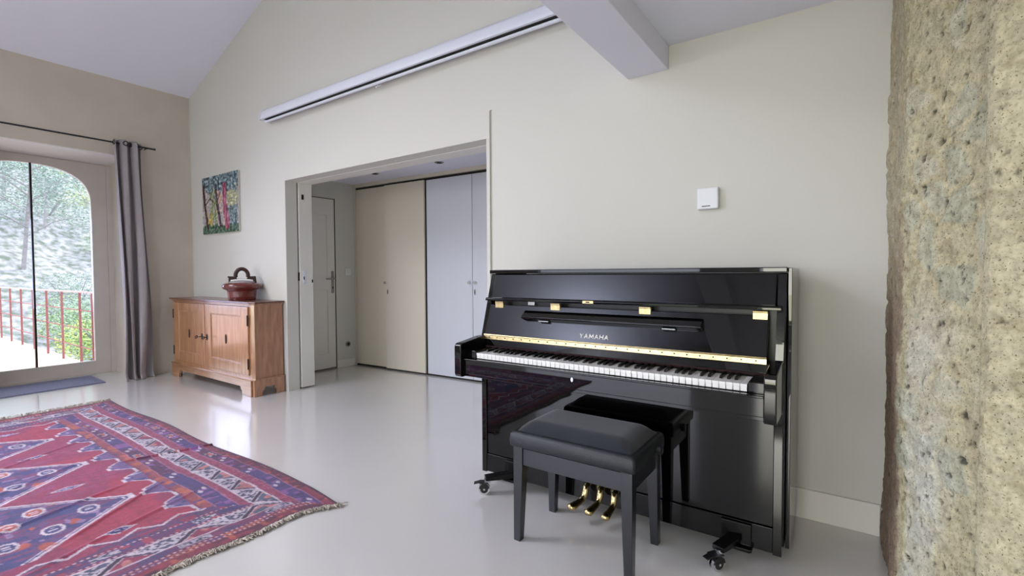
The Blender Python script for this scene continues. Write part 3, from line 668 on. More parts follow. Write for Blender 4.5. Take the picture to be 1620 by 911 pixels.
# ---------------------------------------------------------------- rug
RX0, RX1, RY0, RY1 = -5.36, -2.075, -.86, 1.440
RC = .30   # middle line of the pattern
def hsh(a, b):
    n = np.sin(a * 127.1 + b * 311.7) * 43758.5453; return n - np.floor(n)
def vn(x, y):
    xi, yi = np.floor(x), np.floor(y); xf, yf_ = x - xi, y - yi; xf = xf * xf * (3 - 2 * xf); yf_ = yf_ * yf_ * (3 - 2 * yf_)
    return (hsh(xi, yi) * (1 - xf) + hsh(xi + 1, yi) * xf) * (1 - yf_) + (hsh(xi, yi + 1) * (1 - xf) + hsh(xi + 1, yi + 1) * xf) * yf_
def rug_cols(X, Y):
    # s: distance in from the long edge; e: distance in from the short end; both mirrored about the middle
    s = (RY1 - RC) - np.abs(Y - RC); e = np.minimum(X - RX0, RX1 - X)
    wx = (vn(X * 9, Y * 9) - .5) * .012; wy = (vn(X * 9 + 50, Y * 9) - .5) * .012
    s = s + wy; e = e + wx; Xw = X + wx
    n_f = vn(X * 160, Y * 160); n_m = vn(X * 40, Y * 14); n_l = vn(X * 5, Y * 3); n_p = vn(X * 28 + 9, Y * 28)
    col = np.zeros(X.shape + (3,))
    def put(mask, c, jit=0):
        c = np.array(c, float); col[mask] = c
    RED, RED2, PUR, BLU, ORA, WHI, DRK, BRN, PNK = (148, 44, 70), (168, 44, 62), (96, 62, 108), (58, 60, 112), (184, 82, 56), (216, 202, 208), (44, 26, 40), (112, 42, 54), (168, 104, 130)
    put(np.ones(X.shape, bool), RED)
    put(n_l > .62, RED2); put((n_m > .72) & (n_l < .5), (142, 52, 88))
    # medallion chain: wide diamonds with narrow tips
    P = .742; ph = ((X + 2.945) / P + .5) % 1 - .5; xa = np.abs(ph) * P
    yy = np.abs(Y - RC)
    tip = .565 - np.maximum(0, xa - .012) * 1.18
    ins = (yy < tip) & (e > .50)
    put(ins, PUR); put(ins & (n_m > .52), BLU); put(ins & (n_m < .24), (128, 54, 92)); put(ins & (vn(X * 12, Y * 16) > .78), ORA)
    put(ins & (n_p > .83), (150, 120, 160))
    put((np.abs(yy - tip) < .012) & (e > .50), WHI); put((np.abs(yy - tip + .03) < .005) & (e > .50), WHI)
    put((xa < .035) & (np.abs(yy - .566) < .012) & (e > .5), WHI)
    def motif(cx, cy, a, b, c1, c2):
        dx = np.abs(X - cx) / a; dy = np.abs(np.abs(Y - RC) - cy) / b; m_ = dx + dy
        put((m_ < 1) & (m_ > .72) & (vn(X * 120, Y * 120) > .2), WHI); put(m_ <= .72, c1); put((m_ < .45) & (n_p > .4), c2); put(m_ < .15, WHI)
    for k in range(-1, 6):
        cx = -2.945 - k * P
        motif(cx - P / 2, .405, .030, .075, BLU, (170, 150, 190))
        for q_, (ax, ay) in enumerate(((-.16, .24), (.12, .25), (0, .40), (-.06, .14), (.16, .10))):
            mx = np.abs(X - cx - ax) / .055; my = np.abs(yy - ay) / .042; r_ = np.maximum(mx, my) + .35 * np.minimum(mx, my)
            put((r_ < 1) & (r_ > .70), WHI); put(r_ <= .70, ORA if q_ in (0, 3) else BLU); put((r_ < .4) & (np.sin(X * 260) > 0), WHI)
    # stepped teeth along the field edge
    T = .262; tph = ((X + 2.5) / T) % 1
    tooth = np.where(tph < .18, tph / .18, np.where(tph < .5, 1.0, np.where(tph < .72, 1 - (tph - .5) / .22, 0)))
    yb = .445 + .068 * tooth + .02 * ((tph > .3) & (tph < .5))
    z_ = (s < yb)
    put(z_, (112, 84, 132)); put(z_ & (n_m > .66), BLU); put(z_ & (n_p > .82), (170, 170, 200))
    put(np.abs(s - yb) < .0075, WHI)
    tpe = ((Y + .2) / .16) % 1; ye = .40 + .05 * np.abs(tpe - .5) * 2
    z_ = (e < ye + .0); put(z_, (96, 58, 92)); put(z_ & (n_m > .6), RED); put(z_ & (n_p > .8), BLU); put((np.abs(e - ye) < .008), WHI)
    # borders
    def band(d, q, lo, hi, kind):
        mk = (d >= lo) & (d < hi) & q
        if kind == 'edge': put(mk, (62, 30, 34)); put(mk & (n_f > .6), BRN)
        elif kind == 'guard':
            put(mk, (140, 48, 56)); put(mk & (n_m > .60), (92, 36, 44)); put(mk & (n_p > .80), ORA)
        elif kind == 'line': put(mk, PNK)
        elif kind == 'white': put(mk, WHI)
        elif kind == 'red': put(mk, (146, 56, 76)); put(mk & (n_f > .65), (160, 76, 96))
        elif kind == 'orange': put(mk, (150, 66, 64)); put(mk & (n_p > .55), (186, 92, 60)); put(mk & (n_m < .28), PUR)
        elif kind == 'dots': put(mk, (130, 46, 66))
    def patches(d, q, lo, hi, t, period, off):
        mk = (d >= lo) & (d < hi) & q; f = ((t + off) / period) % 1; idx = np.floor((t + off) / period)
        put(mk, (124, 52, 88)); v = hsh(idx, idx * 3.1)
        put(mk & (v < .45), (72, 56, 108)); put(mk & (v > .45) & (v < .7), (88, 40, 66)); put(mk & (n_p > .70), (130, 80, 140)); put(mk & (n_m > .78), (60, 40, 70))
        dd = (d - lo) / (hi - lo)
        tri = (np.abs(f - .06) < .07 * (1 - np.abs(dd - .3) / .17)) & (np.abs(dd - .3) < .17); put(mk & tri, WHI)
        tri = (np.abs(f - .16) < .07 * (1 - np.abs(dd - .7) / .17)) & (np.abs(dd - .7) < .17); put(mk & tri, WHI)
        sq = (f > .45) & (f < .75) & (np.abs(dd - .5) < .33) & (v > .62)
        put(mk & sq, (196, 176, 190)); put(mk & sq & (vn(t * 90, d * 90) > .45), (60, 46, 60))
        put(mk & sq & (f > .5) & (f < .7) & (np.abs(dd - .5) < .12), ORA)
    def zig(d, q, lo, hi, t, period):
        mk = (d >= lo) & (d < hi) & q; dd = (d - lo) / (hi - lo); f = (t / period) % 1; idx = np.floor(t / period * 2)
        put(mk, (204, 194, 200)); put(mk & (vn(t * 95, d * 95) > .56), (74, 74, 96))
        a_ = np.abs(f - (.06 + .38 * dd)); b_ = np.abs(f - (.94 - .38 * dd))
        tri = (f > .06 + .38 * dd) & (f < .94 - .38 * dd)
        v = hsh(idx * 0 + np.floor(t / period), np.floor(t / period) * 1.7)
        inn = (f > .20 + .38 * dd) & (f < .80 - .38 * dd) & (dd < .82)
        put(mk & inn, (150, 52, 70)); put(mk & inn & (v > .5), (84, 96, 110)); put(mk & inn & (n_p > .62), (196, 120, 110))
        a2 = np.abs(f - (.12 + .38 * dd)); put(mk & (a2 < .085), WHI); put(mk & (a2 < .058), DRK)
        put(mk & (b_ < .030), WHI); put(mk & (np.abs(f - (.84 - .38 * dd)) < .03), (74, 54, 74))
    A = (s <= e * .98 + .02)   # zone of the long side
    N = ~A & (e < .40)
    L_ = s < .445
    A = A & L_
    band(s, A, -.1, .016, 'edge'); band(s, A, .016, .052, 'guard'); band(s, A, .052, .057, 'line'); patches(s, A, .057, .122, X, .30, .1); band(s, A, .122, .127, 'line')
    band(s, A, .127, .172, 'red'); band(s, A, .172, .182, 'white'); zig(s, A, .182, .268, X, .225); band(s, A, .268, .277, 'white'); band(s, A, .277, .312, 'red'); band(s, A, .312, .318, 'line')
    patches(s, A, .318, .385, X, .34, .03); band(s, A, .385, .391, 'line'); band(s, A, .391, .430, 'orange'); band(s, A, .430, .438, 'dots')
    band(e, N, -.1, .012, 'edge'); band(e, N, .012, .062, 'guard'); band(e, N, .062, .088, 'orange')
    for dl in (.070, .095, .262, .300, .335):
        mk = N & (np.abs(e - dl) < .0045); put(mk, (110, 44, 60)); put(mk & (np.sin(Y * 300) > 0), (216, 176, 176))
    mk = N & (e > .10) & (e < .150); put(mk, (122, 56, 84)); put(mk & (n_m > .55), (86, 62, 104)); f = (Y / .36) % 1
    put(mk & (np.abs(f - .4) < .17) & (np.abs(e - .125) < .017), (190, 180, 190)); put(mk & (np.abs(f - .4) < .15) & (np.abs(e - .125) < .013) & (vn(X * 110, Y * 110) > .45), (50, 62, 76))
    band(e, N, .150, .158, 'white'); zig(e, N, .158, .245, Y, .26); band(e, N, .245, .254, 'white')
    mk = N & (e > .268) & (e < .33); put(mk, (104, 54, 92)); put(mk & (n_m > .5), (70, 60, 108)); put(mk & (n_p > .72), (166, 60, 72)); 
    sq = mk & (np.abs(f - .7) < .13) & (np.abs(e - .30) < .020); put(sq, (200, 190, 200)); put(sq & (vn(X * 120, Y * 90) > .5), (60, 70, 84))
    # wool variation: abrash in weft rows
    k = .80 + .26 * n_f + .10 * (vn(X * 2, Y * 60) - .5) + .16 * (vn(X * 70, Y * 18) - .5)
    col = col * k[..., None]
    col = col * .86 + np.array([116, 92, 116.]) * .14
    return np.clip(col, 8, 240)
fine = .0052
ys = np.concatenate([np.arange(RY0, .12, .02), np.arange(.12, RY1 + fine / 2, fine)]); xs_ = np.arange(RX0, RX1 + fine / 2, fine)
XX, YY = np.meshgrid(xs_, ys); nxr, nyr = len(xs_), len(ys)
cols = rug_cols(XX, YY)
fold = np.zeros_like(XX)
def ridge(x0, y0, x1, y1, wd, h, ext):
    L2 = math.hypot(x1 - x0, y1 - y0); tx, ty = (x1 - x0) / L2, (y1 - y0) / L2
    a = (XX - x0) * tx + (YY - y0) * ty; b = -(XX - x0) * ty + (YY - y0) * tx
    return h * np.exp(-(b / wd) ** 2) * np.clip(np.minimum(a + ext, L2 + ext - a) / ext, 0, 1)
for args in ((-3.38, 1.46, -3.50, 1.05, .010, .012, .10), (-4.2, .95, -3.9, .45, .014, .006, .15), (-3.1, .80, -2.95, .35, .014, .008, .15), (-2.7, 1.0, -2.5, .5, .013, .006, .2), (-3.7, .8, -3.4, .3, .016, .006, .2), (-2.95, .95, -2.70, .62, .010, .007, .12)):
    fold += ridge(*args)
ripple = .0035 * (vn(XX * 3, YY * 12) + vn(XX * 7, YY * 26) * .5)
ZZ = .005 + fold + ripple
edge_l = (XX - RX0); sk = (RY1 - YY)
Xp = XX - .035 * (sk) * (XX - RX0 - 1.6) / 1.6 * .6 + .008 * np.sin(YY * 14) * np.clip((XX - RX0 - 3.0) / .3, 0, 1)
corner = np.clip(1 - np.hypot(RX1 - XX, RY1 - YY) / .22, 0, 1); Xp = Xp + .070 * corner ** 1.5; Yp = YY - .028 * corner ** 1.5 + .012 * np.sin(XX * 4.3 + .8) * np.clip((YY - .9) / .5, 0, 1)
vs = np.stack([Xp.ravel(), Yp.ravel(), ZZ.ravel()], 1)
idx = np.arange(nxr * nyr).reshape(nyr, nxr)
F_ = np.stack([idx[:-1, :-1].ravel(), idx[:-1, 1:].ravel(), idx[1:, 1:].ravel(), idx[1:, :-1].ravel()], 1)
rug = thing('rug', (-3.7, .3, 0), 'red and purple patterned wool rug lying on the floor', 'rug')
me = bpy.data.meshes.new('woven_pile'); off = parent_offset(rug)
me.from_pydata([tuple(v) for v in (vs - np.array(off))], [], [tuple(int(i) for i in f) for f in F_]); set_cols(me, srgb_arr(cols.reshape(-1, 3)))
for p in me.polygons: p.use_smooth = True
o = bpy.data.objects.new('woven_pile', me); C.objects.link(o); me.materials.append(M['rug']); o.parent = rug
sm = o.modifiers.new('thick', 'SOLIDIFY'); sm.thickness = .0045; sm.offset = -1
# fringes: hundreds of knotted threads at each end
def fringe(col_i, sgn, n, lo, ln):
    q = MB(); r = random.Random(5 + sgn)
    rows = [j for j in range(nyr) if ys[j] > lo]
    for _ in range(n):
        j = r.choice(rows); p = Vector((Xp[j, col_i], Yp[j, col_i] + r.uniform(-.004, .004), .006)); a = r.gauss(0, .55); l = ln * r.uniform(.5, 1.25)
        up = r.uniform(0, .010) * (1 if sgn > 0 else 2.2)
        p1 = p + Vector((sgn * l * .45 * math.cos(a), l * .45 * math.sin(a), up)); a += r.gauss(0, .6)
        p2 = p1 + Vector((sgn * l * .4 * math.cos(a), l * .4 * math.sin(a), -up * .7)); p2.z = max(.003, p2.z)
        w_ = r.uniform(.0014, .003); q.tube([p, p1, p2], [w_, w_, w_ * .5], 4, cap=False)
    return q
o = fringe(-1, 1, 1300, .1, .042).build('fringe', M['fringe'], rug, recalc=False); o['kind'] = 'stuff'; o['label'] = 'pale near-end fringe of knotted threads'
o = fringe(0, -1, 500, .3, .032).build('fringe', M['fringe'], rug, recalc=False); o['kind'] = 'stuff'; o['label'] = 'sparse far-end fringe of threads'

# ---------------------------------------------------------------- piano
pn = thing('upright_piano', (-.885, 2.2, 0), 'glossy black upright piano against the wall, lid open over its keyboard', 'piano')
PL, PR = -1.600, -.178; PB = 2.47; ZB = .052
G = M['piano']
def pp(m_, name, parent=pn, mt=None, **k): return m_.build(name, mt or G, parent, **k)
# side profile of the upper case (y, z)
FT = (2.125, 1.118); FB = (2.012, .80)
side_prof = [(PB, ZB), (PB, 1.118), (2.115, 1.118), (2.018, .79), (2.018, ZB)]
for x0, x1, nm in ((PL, PL + .030, 'side_panel'), (PR - .030, PR, 'side_panel')):
    if x0 < -1: pp(MB().prism(side_prof, 'x', x0, x1), nm, bevel=.002)
    else: pp(MB().prism([(PB, ZB), (PB, 1.118), (2.115, 1.118), (2.018, .79), (2.018, ZB)], 'x', x0, x1), nm, bevel=.002)
pp(MB().box(PR + .001, PR + .016, 2.13, PB, .035, 1.137), 'back_post', bevel=.002)
pp(MB().box(PL - .010, PL - .001, 2.16, PB, .035, 1.12), 'back_post', bevel=.002)
pp(MB().box(PL - .004, PR + .002, 2.098, PB, 1.1195, 1.140), 'lid', bevel=.004, seg=3)
pp(MB().box(PL + .03, PR - .03, PB - .02, PB, ZB, 1.118), 'back_board', mt=M['piano_satin'])
# upper front panel, tilted
def tilt_box(x0, x1, ya, za, yb, zb, th):
    dy, dz = yb - ya, zb - za; l = math.hypot(dy, dz); nyy, nzz = dz / l * th, -dy / l * th   # thickness goes backwards (+y)
    return MB().prism([(ya, za), (yb, zb), (yb + nyy, zb + nzz), (ya + nyy, za + nzz)], 'x', x0, x1)
pp(tilt_box(PL + .034, PR - .034, 2.068, .992, 2.106, 1.114, .020), 'upper_panel', bevel=.002)
lip = pp(MB().prism([(2.040, .976), (2.040, .986), (2.046, .992), (2.10, .994), (2.10, .976)], 'x', PL + .012, PR - .012), 'panel_lip', bevel=.002)
lk = pp(MB().box(-1.01, -.955, 2.0385, 2.041, .9775, .9905), 'lock_plate', parent=lip, mt=M['brass'], bevel=.0008)
pp(MB().box(-.992, -.974, 2.0375, 2.0388, .981, .987), 'keyhole', parent=lk, mt=M['dark_gap'])
# inner dark board behind the gap
pp(MB().box(PL + .03, PR - .03, 2.105, 2.12, .70, .99), 'inner_board', mt=M['piano_satin'])
# fallboard folded up against the case
fy0, fz0, fy1, fz1 = 2.000, .797, 2.058, .955
fb = pp(tilt_box(PL + .034, PR - .055, fy0, fz0, fy1, fz1, .016), 'fallboard', bevel=.003)
def on_fall(t, out):   # point on the fallboard face: t from bottom to top, out = distance to the room
    dy, dz = fy1 - fy0, fz1 - fz0; l = math.hypot(dy, dz); return (fy0 + dy * t - dz / l * out, fz0 + dz * t + dy / l * out)
a = on_fall(.55, .001); b = on_fall(.555, .030); c2 = on_fall(.60, .034); d = on_fall(.84, .007); e = on_fall(.84, .001)
ml = pp(MB().prism([a, b, c2, d, e], 'x', -1.335, -.468), 'music_ledge', parent=fb, bevel=.0035, seg=3)
for xx in (-1.21, -.60):
    aa = on_fall(.528, .002); bb = on_fall(.545, .018)
    pp(MB().box(xx - .028, xx + .028, bb[0] - .002, aa[0], aa[1], aa[1] + .006), 'ledge_hinge', parent=fb, mt=M['chrome'], bevel=.001)
# letters, cut as simple strokes, on the fallboard under the ledge
def letters(txt, x0, w_, h_, gap, tc, parent):
    st = {'Y': [((0, 1), (.5, .5)), ((1, 1), (.5, .5)), ((.5, .5), (.5, 0))], 'A': [((0, 0), (.5, 1)), ((1, 0), (.5, 1)), ((.2, .32), (.8, .32))],
          'M': [((0, 0), (.08, 1)), ((.08, 1), (.5, .2)), ((.5, .2), (.92, 1)), ((.92, 1), (1, 0))], 'H': [((0, 0), (0, 1)), ((1, 0), (1, 1)), ((0, .5), (1, .5))]}
    x = x0
    L2 = math.hypot(fy1 - fy0, fz1 - fz0)
    for ch in txt:
        q = MB(); cw = w_ * (1.25 if ch == 'M' else 1)
        for (a0, b0), (a1, b1) in st[ch]:
            p0 = on_fall(tc + (b0 - .5) * h_ / L2, .0012); p1 = on_fall(tc + (b1 - .5) * h_ / L2, .0012)
            P0 = Vector((x + a0 * cw, *p0)); P1 = Vector((x + a1 * cw, *p1)); wd = .0019 if (a0 == a1 or ch == 'M' and a0 < a1 - .3 or a0 < a1) else .0013
            dd = (P1 - P0).normalized(); nn = Vector((0, -(fz1 - fz0) / L2, (fy1 - fy0) / L2)); sd = dd.cross(nn) * wd; th = nn * .0008
            P0 = P0 - dd * .001; P1 = P1 + dd * .001
            q.hexa([P0 - sd - th, P0 + sd - th, P0 + sd + th, P0 - sd + th], [P1 - sd - th, P1 + sd - th, P1 + sd + th, P1 - sd + th])
        q.build('letter', M['letter'], parent); x += cw + gap
letters('YAMAHA', -1.008, .0155, .0185, .0085, .20, fb)
# brass hinges at the top of the fallboard
for xx, big in ((-1.505, 0), (-1.165, 0), (-.715, 1), (-.262, 1)):
    t0 = on_fall(1.0, .002)
    hg = MB().box(xx - .026, xx + .026, t0[0] - .004, t0[0] + .012, t0[1] - .026, t0[1] + .012)
    hg.tube([(xx - .026, t0[0] - .001, t0[1] + .012), (xx + .026, t0[0] - .001, t0[1] + .012)], .0055, 10)
    pp(hg, 'top_hinge', parent=fb, mt=M['brass'], bevel=.0012)
pp(MB().box(-1.345, -1.305, 2.085, 2.104, .955, .975), 'catch', mt=M['chrome'], bevel=.001)
# long brass hinge strip
q = MB().prism([(fy0 - .004, .776), (fy0 + .012, .776), (fy0 + .014, .798), (fy0 - .001, .798)], 'x', PL + .034, PR - .055)
q.tube([(PL + .034, fy0 - .001, .7985), (PR - .055, fy0 - .001, .7985)], .0042, 8)
st = pp(q, 'hinge_strip', mt=M['brass'], smooth='auto')
n = 26
for k in range(n):
    xx = PL + .07 + (PR - PL - .16) * k / (n - 1)
    pp(MB().tube([(xx, fy0 - .0048, .787), (xx, fy0 - .0035, .787)], .0032, 8), 'screw', parent=st, mt=M['iron'])
# name board above the keys
pp(MB().prism([(1.995, .742), (2.006, .776), (2.03, .776), (2.03, .742)], 'x', PL + .045, PR - .045), 'name_board', bevel=.002)
pp(MB().box(PL + .05, PR - .05, 1.992, 2.02, .734, .742), 'felt_strip', mt=M['felt'])
# arms (cheeks)
def arm(x0, x1):
    prof = [(2.02, .603), (2.02, .792), (1.975, .792), (1.83, .774), (1.812, .772), (1.802, .764), (1.800, .752), (1.800, .625), (1.803, .613), (1.812, .604)]
    return pp(MB().prism(prof, 'x', x0, x1), 'arm', bevel=.0045, seg=3)
arm(PL - .002, PL + .040); arm(PR - .040, PR + .0)
pp(MB().box(PL + .040, PR - .040, 1.822, 1.838, .622, .690), 'key_slip', bevel=.003, seg=3)
pp(MB().box(PL + .040, PR - .040, 1.816, 1.842, .688, .697), 'slip_cap', bevel=.003)
pp(MB().box(PL + .02, PR - .02, 1.838, 2.03, .605, .690), 'key_bed', bevel=.002)
lk = pp(MB().tube([(-.952, 1.822, .664), (-.952, 1.8205, .664)], .010, 20, sx=.6), 'key_lock', mt=M['chrome'], smooth='auto')
# key blocks
KX0, KX1 = -1.500, -.275; KY = 1.850
pp(MB().box(PL + .041, KX0 - .003, KY - .004, 1.99, .690, .736), 'key_block', bevel=.004)
pp(MB().box(KX1 + .003, PR - .041, KY - .004, 1.99, .690, .736), 'key_block', bevel=.004)
# keys: 52 white, 36 black
kw = (KX1 - KX0) / 52
for i in range(52):
    x = KX0 + i * kw
    q = MB().box(x + .0006, x + kw - .0006, KY, 1.998, .714, .7255).box(x + .0012, x + kw - .0012, KY + .0022, 1.99, .699, .714)
    q.build('white_key', M['white_key'], pn, bevel=.0009)
pat = {0: 1}  # A0 first; white index -> note
names = 'ABCDEFG'
for i in range(51):
    if names[i % 7] in 'ACDFG':
        xc = KX0 + (i + 1) * kw + {'A': .002, 'C': -.0025, 'D': .0025, 'F': -.003, 'G': 0}[names[i % 7]]
        z0, z1 = .7255, .7375; w0 = .0056; w1 = .0044; yf_ = KY + .050
        q = MB().hexa([(xc - w0, yf_, z0), (xc + w0, yf_, z0), (xc + w0, 1.997, z0), (xc - w0, 1.997, z0)], [(xc - w1, yf_ + .008, z1 - .001), (xc + w1, yf_ + .008, z1 - .001), (xc + w1, 1.997, z1), (xc - w1, 1.997, z1)])
        q.build('black_key', M['black_key'], pn, bevel=.0008)
# lower panel and base
pp(MB().box(PL + .03, PR - .03, 2.026, 2.046, .155, .604), 'lower_panel', bevel=.002)
pp(MB().box(PL + .03, PR - .03, 2.022, 2.05, ZB + .004, .151), 'base_board', bevel=.002)
pp(MB().box(PL + .03, PR - .03, 2.05, PB, ZB + .01, ZB + .03), 'bottom_board', mt=M['piano_satin'])
# pedals
for xx, sk_ in ((-.965, -.012), (-.893, -.006), (-.826, 0)):
    path = [(xx, 2.03, .138), (xx, 2.00, .140), (xx, 1.984, .136), (xx, 1.978, .118), (xx + sk_ * .3, 1.974, .098), (xx + sk_ * .6, 1.955, .084), (xx + sk_, 1.93, .079), (xx + sk_ * 1.5, 1.905, .076), (xx + sk_ * 2, 1.882, .075), (xx + sk_ * 2.1, 1.872, .075)]
    pp(MB().tube(path, [.012, .0138, .0145, .0148, .0142, .0140, .0155, .0185, .0205, .012], 18, sx=1.0, sy=.72), 'pedal', mt=M['brass_pedal'], smooth=True)
# caster brackets and casters
def caster(cx, cy, bx, ang):
    br = MB()
    br.prism([(2.06, ZB - .004), (2.06, ZB + .010), (1.99, ZB + .010), (1.99, ZB - .004)], 'x', bx - .06, bx + .06)
    br.prism([(2.021, ZB - .004), (2.021, .146), (2.010, .146), (2.010, ZB + .012), (1.985, ZB + .010), (1.985, ZB - .004)], 'x', bx - .055, bx + .055)
    dv = Vector((cx - bx, cy - 2.0, 0)).normalized(); sd = Vector((-dv.y, dv.x, 0)) * .024
    p0 = Vector((bx, 2.005, 0)); p1 = Vector((cx, cy, 0)) + dv * .012; z0, z1 = .072, .092
    br.hexa([p0 - sd + Vector((0, 0, z0)), p0 + sd + Vector((0, 0, z0)), p1 + sd + Vector((0, 0, z0)), p1 - sd + Vector((0, 0, z0))],
            [p0 - sd + Vector((0, 0, z1 + .01)), p0 + sd + Vector((0, 0, z1 + .01)), p1 + sd + Vector((0, 0, z1)), p1 - sd + Vector((0, 0, z1))])
    b = pp(br, 'caster_bracket', mt=M['caster_black'], bevel=.003)
    pp(MB().tube([(cx, cy, .058), (cx, cy, .078)], .016, 16), 'swivel', parent=b, mt=M['chrome'], smooth='auto')
    dr_ = Vector((math.cos(ang), math.sin(ang), 0)); ax = Vector((-dr_.y, dr_.x, 0)); wc = Vector((cx, cy, .0295)) + dr_ * .016
    for s_ in (-1, 1):
        c0 = wc + ax * s_ * .011
        pp(MB().tube([c0 - ax * .006, c0 - ax * .0058, c0 + ax * .0058, c0 + ax * .006], [.024, .0285, .0285, .024], 28), 'wheel', parent=b, mt=M['chrome'], smooth='auto')
        pp(MB().tube([c0 - ax * .0064, c0 + ax * .0064], .020, 24), 'wheel_hub', parent=b, mt=M['rubber'], smooth='auto')
    hood = MB()
    for s_ in (-1, 1):
        o_ = wc + ax * s_ * .019; pts = []
        for k in range(9):
            th = PI * k / 8; pts.append(o_ + dr_ * (.026 * math.cos(th)) + Vector((0, 0, .003 + .027 * math.sin(th))))
        n_ = len(pts); hood.add([p - ax * .0015 for p in pts] + [p + ax * .0015 for p in pts], [tuple(range(n_)), tuple(range(2 * n_ - 1, n_ - 1, -1))] + [(i, i + n_, (i + 1) % n_ + n_, (i + 1) % n_) for i in range(n_)])
    t0 = wc - dr_ * .020 + Vector((0, 0, .030)); t1 = wc + dr_ * .026 + Vector((0, 0, .030)); t2 = wc + dr_ * .052 + Vector((0, 0, .024))
    for a_, b_, w_ in ((t0, t1, .0205), (t1, t2, .014)):
        hood.hexa([a_ - ax * w_, a_ + ax * w_, b_ + ax * w_, b_ - ax * w_], [a_ - ax * w_ + Vector((0, 0, .005)), a_ + ax * w_ + Vector((0, 0, .005)), b_ + ax * w_ + Vector((0, 0, .004)), b_ - ax * w_ + Vector((0, 0, .004))])
    pp(hood, 'brake_hood', parent=b, mt=M['rubber'], bevel=.0012)
    pp(MB().tube([wc - ax * .021, wc + ax * .021], .0048, 12), 'axle', parent=b, mt=M['chrome'], smooth='auto')
caster(-1.478, 1.905, -1.39, math.radians(215))
caster(-.372, 1.905, -.335, math.radians(235))
for xx in (-1.35, -.42):
    ct = MB().tube([(xx - .02, 2.38, .026), (xx + .02, 2.38, .026)], .026, 24); pp(ct, 'rear_wheel', mt=M['rubber'], smooth='auto')

# ---------------------------------------------------------------- piano stool
SX0, SX1, SY0, SY1 = -1.128, -.612, 1.632, 1.955
sl = thing('piano_stool', (-.87, 1.79, 0), 'black padded piano stool standing in front of the piano', 'stool')
def legm(x, y, sx, sy):
    w0, w1 = .044, .031; xt = x; a = []
    # outer faces stay straight, inner faces taper
    def quad(w, z):
        xa, xb = (x, x + w) if sx > 0 else (x - w, x); ya, yb = (y, y + w) if sy > 0 else (y - w, y)
        return [(xa, ya, z), (xb, ya, z), (xb, yb, z), (xa, yb, z)]
    a, b, c = quad(w1, 0), quad(w0, .31), quad(w0, .400)
    return MB().add(a + b + c, [(0, 3, 2, 1), (8, 9, 10, 11)] + [(r * 4 + k, r * 4 + (k + 1) % 4, r * 4 + 4 + (k + 1) % 4, r * 4 + 4 + k) for r in (0, 1) for k in range(4)])
for x, sx in ((SX0, 1), (SX1, -1)):
    for y, sy in ((SY0, 1), (SY1, -1)):
        legm(x, y, sx, sy).build('leg', M['stool_wood'], sl, bevel=.002)
q = MB().box(SX0 + .038, SX1 - .038, SY0 + .006, SY0 + .026, .325, .394); q.build('front_rail', M['stool_wood'], sl, bevel=.0015)
q = MB().box(SX0 + .038, SX1 - .038, SY1 - .026, SY1 - .006, .325, .394); q.build('back_rail', M['stool_wood'], sl, bevel=.0015)
q = MB().box(SX0 + .006, SX0 + .026, SY0 + .038, SY1 - .038, .325, .394); q.build('side_rail', M['stool_wood'], sl, bevel=.0015)
q = MB().box(SX1 - .026, SX1 - .006, SY0 + .038, SY1 - .038, .325, .394); q.build('side_rail', M['stool_wood'], sl, bevel=.0015)
# padded seat: vinyl band with rounded upper edge
q = MB(); ring = []; n = 40
def rr(x0, x1, y0, y1, r, z, per=6):
    out = []
    for cx, cy, a0 in ((x1 - r, y1 - r, 0), (x0 + r, y1 - r, PI / 2), (x0 + r, y0 + r, PI), (x1 - r, y0 + r, 3 * PI / 2)):
        for k in range(per): th = a0 + PI / 2 * k / (per - 1); out.append((cx + r * math.cos(th), cy + r * math.sin(th), z))
    return out
def loft(rings, cap_top=True):
    m_ = MB(); n = len(rings[0]); vs = [p for g in rings for p in g]; fs = []
    for i in range(len(rings) - 1):
        for k in range(n): fs.append((i * n + k, i * n + (k + 1) % n, (i + 1) * n + (k + 1) % n, (i + 1) * n + k))
    fs.append(tuple(range(n - 1, -1, -1)))
    if cap_top: fs.append(tuple((len(rings) - 1) * n + k for k in range(n)))
    return m_.add(vs, fs)
x0, x1, y0, y1 = SX0 - .012, SX1 + .012, SY0 - .012, SY1 + .012
rs = [rr(x0 + .004, x1 - .004, y0 + .004, y1 - .004, .008, .402), rr(x0, x1, y0, y1, .010, .405), rr(x0 - .002, x1 + .002, y0 - .002, y1 + .002, .012, .43), rr(x0, x1, y0, y1, .012, .452),
      rr(x0 + .006, x1 - .006, y0 + .006, y1 - .006, .014, .462), rr(x0 + .018, x1 - .018, y0 + .018, y1 - .018, .016, .466), rr(x0 + .022, x1 - .022, y0 + .022, y1 - .022, .016, .463)]
loft(rs).build('vinyl_band', M['leather'], sl, smooth=True)
def ctop(u, v):
    a = min(1, (1 - abs(2 * u - 1)) * 4.2); b = min(1, (1 - abs(2 * v - 1)) * 2.6); a = a * (1.6 - .6 * a); b = b * (1.6 - .6 * b)
    return (x0 + .020 + (x1 - x0 - .040) * u, y0 + .020 + (y1 - y0 - .040) * v, .461 + .043 * (max(0, a * b)) ** .75)
MB().grid(40, 30, ctop).build('seat_pad', M['velvet'], sl, smooth=True)
for s_, xx in ((1, SX1 + .014), (-1, SX0 - .014)):
    kp = []; yk = 1.86
    MB().tube([(xx - s_ * .03, yk, .424), (xx + s_ * .003, yk, .424), (xx + s_ * .005, yk, .424), (xx + s_ * .020, yk, .424), (xx + s_ * .023, yk, .424)], [.008, .008, .017, .018, .013], 20).build('height_knob', M['stool_wood'], sl, smooth='auto')

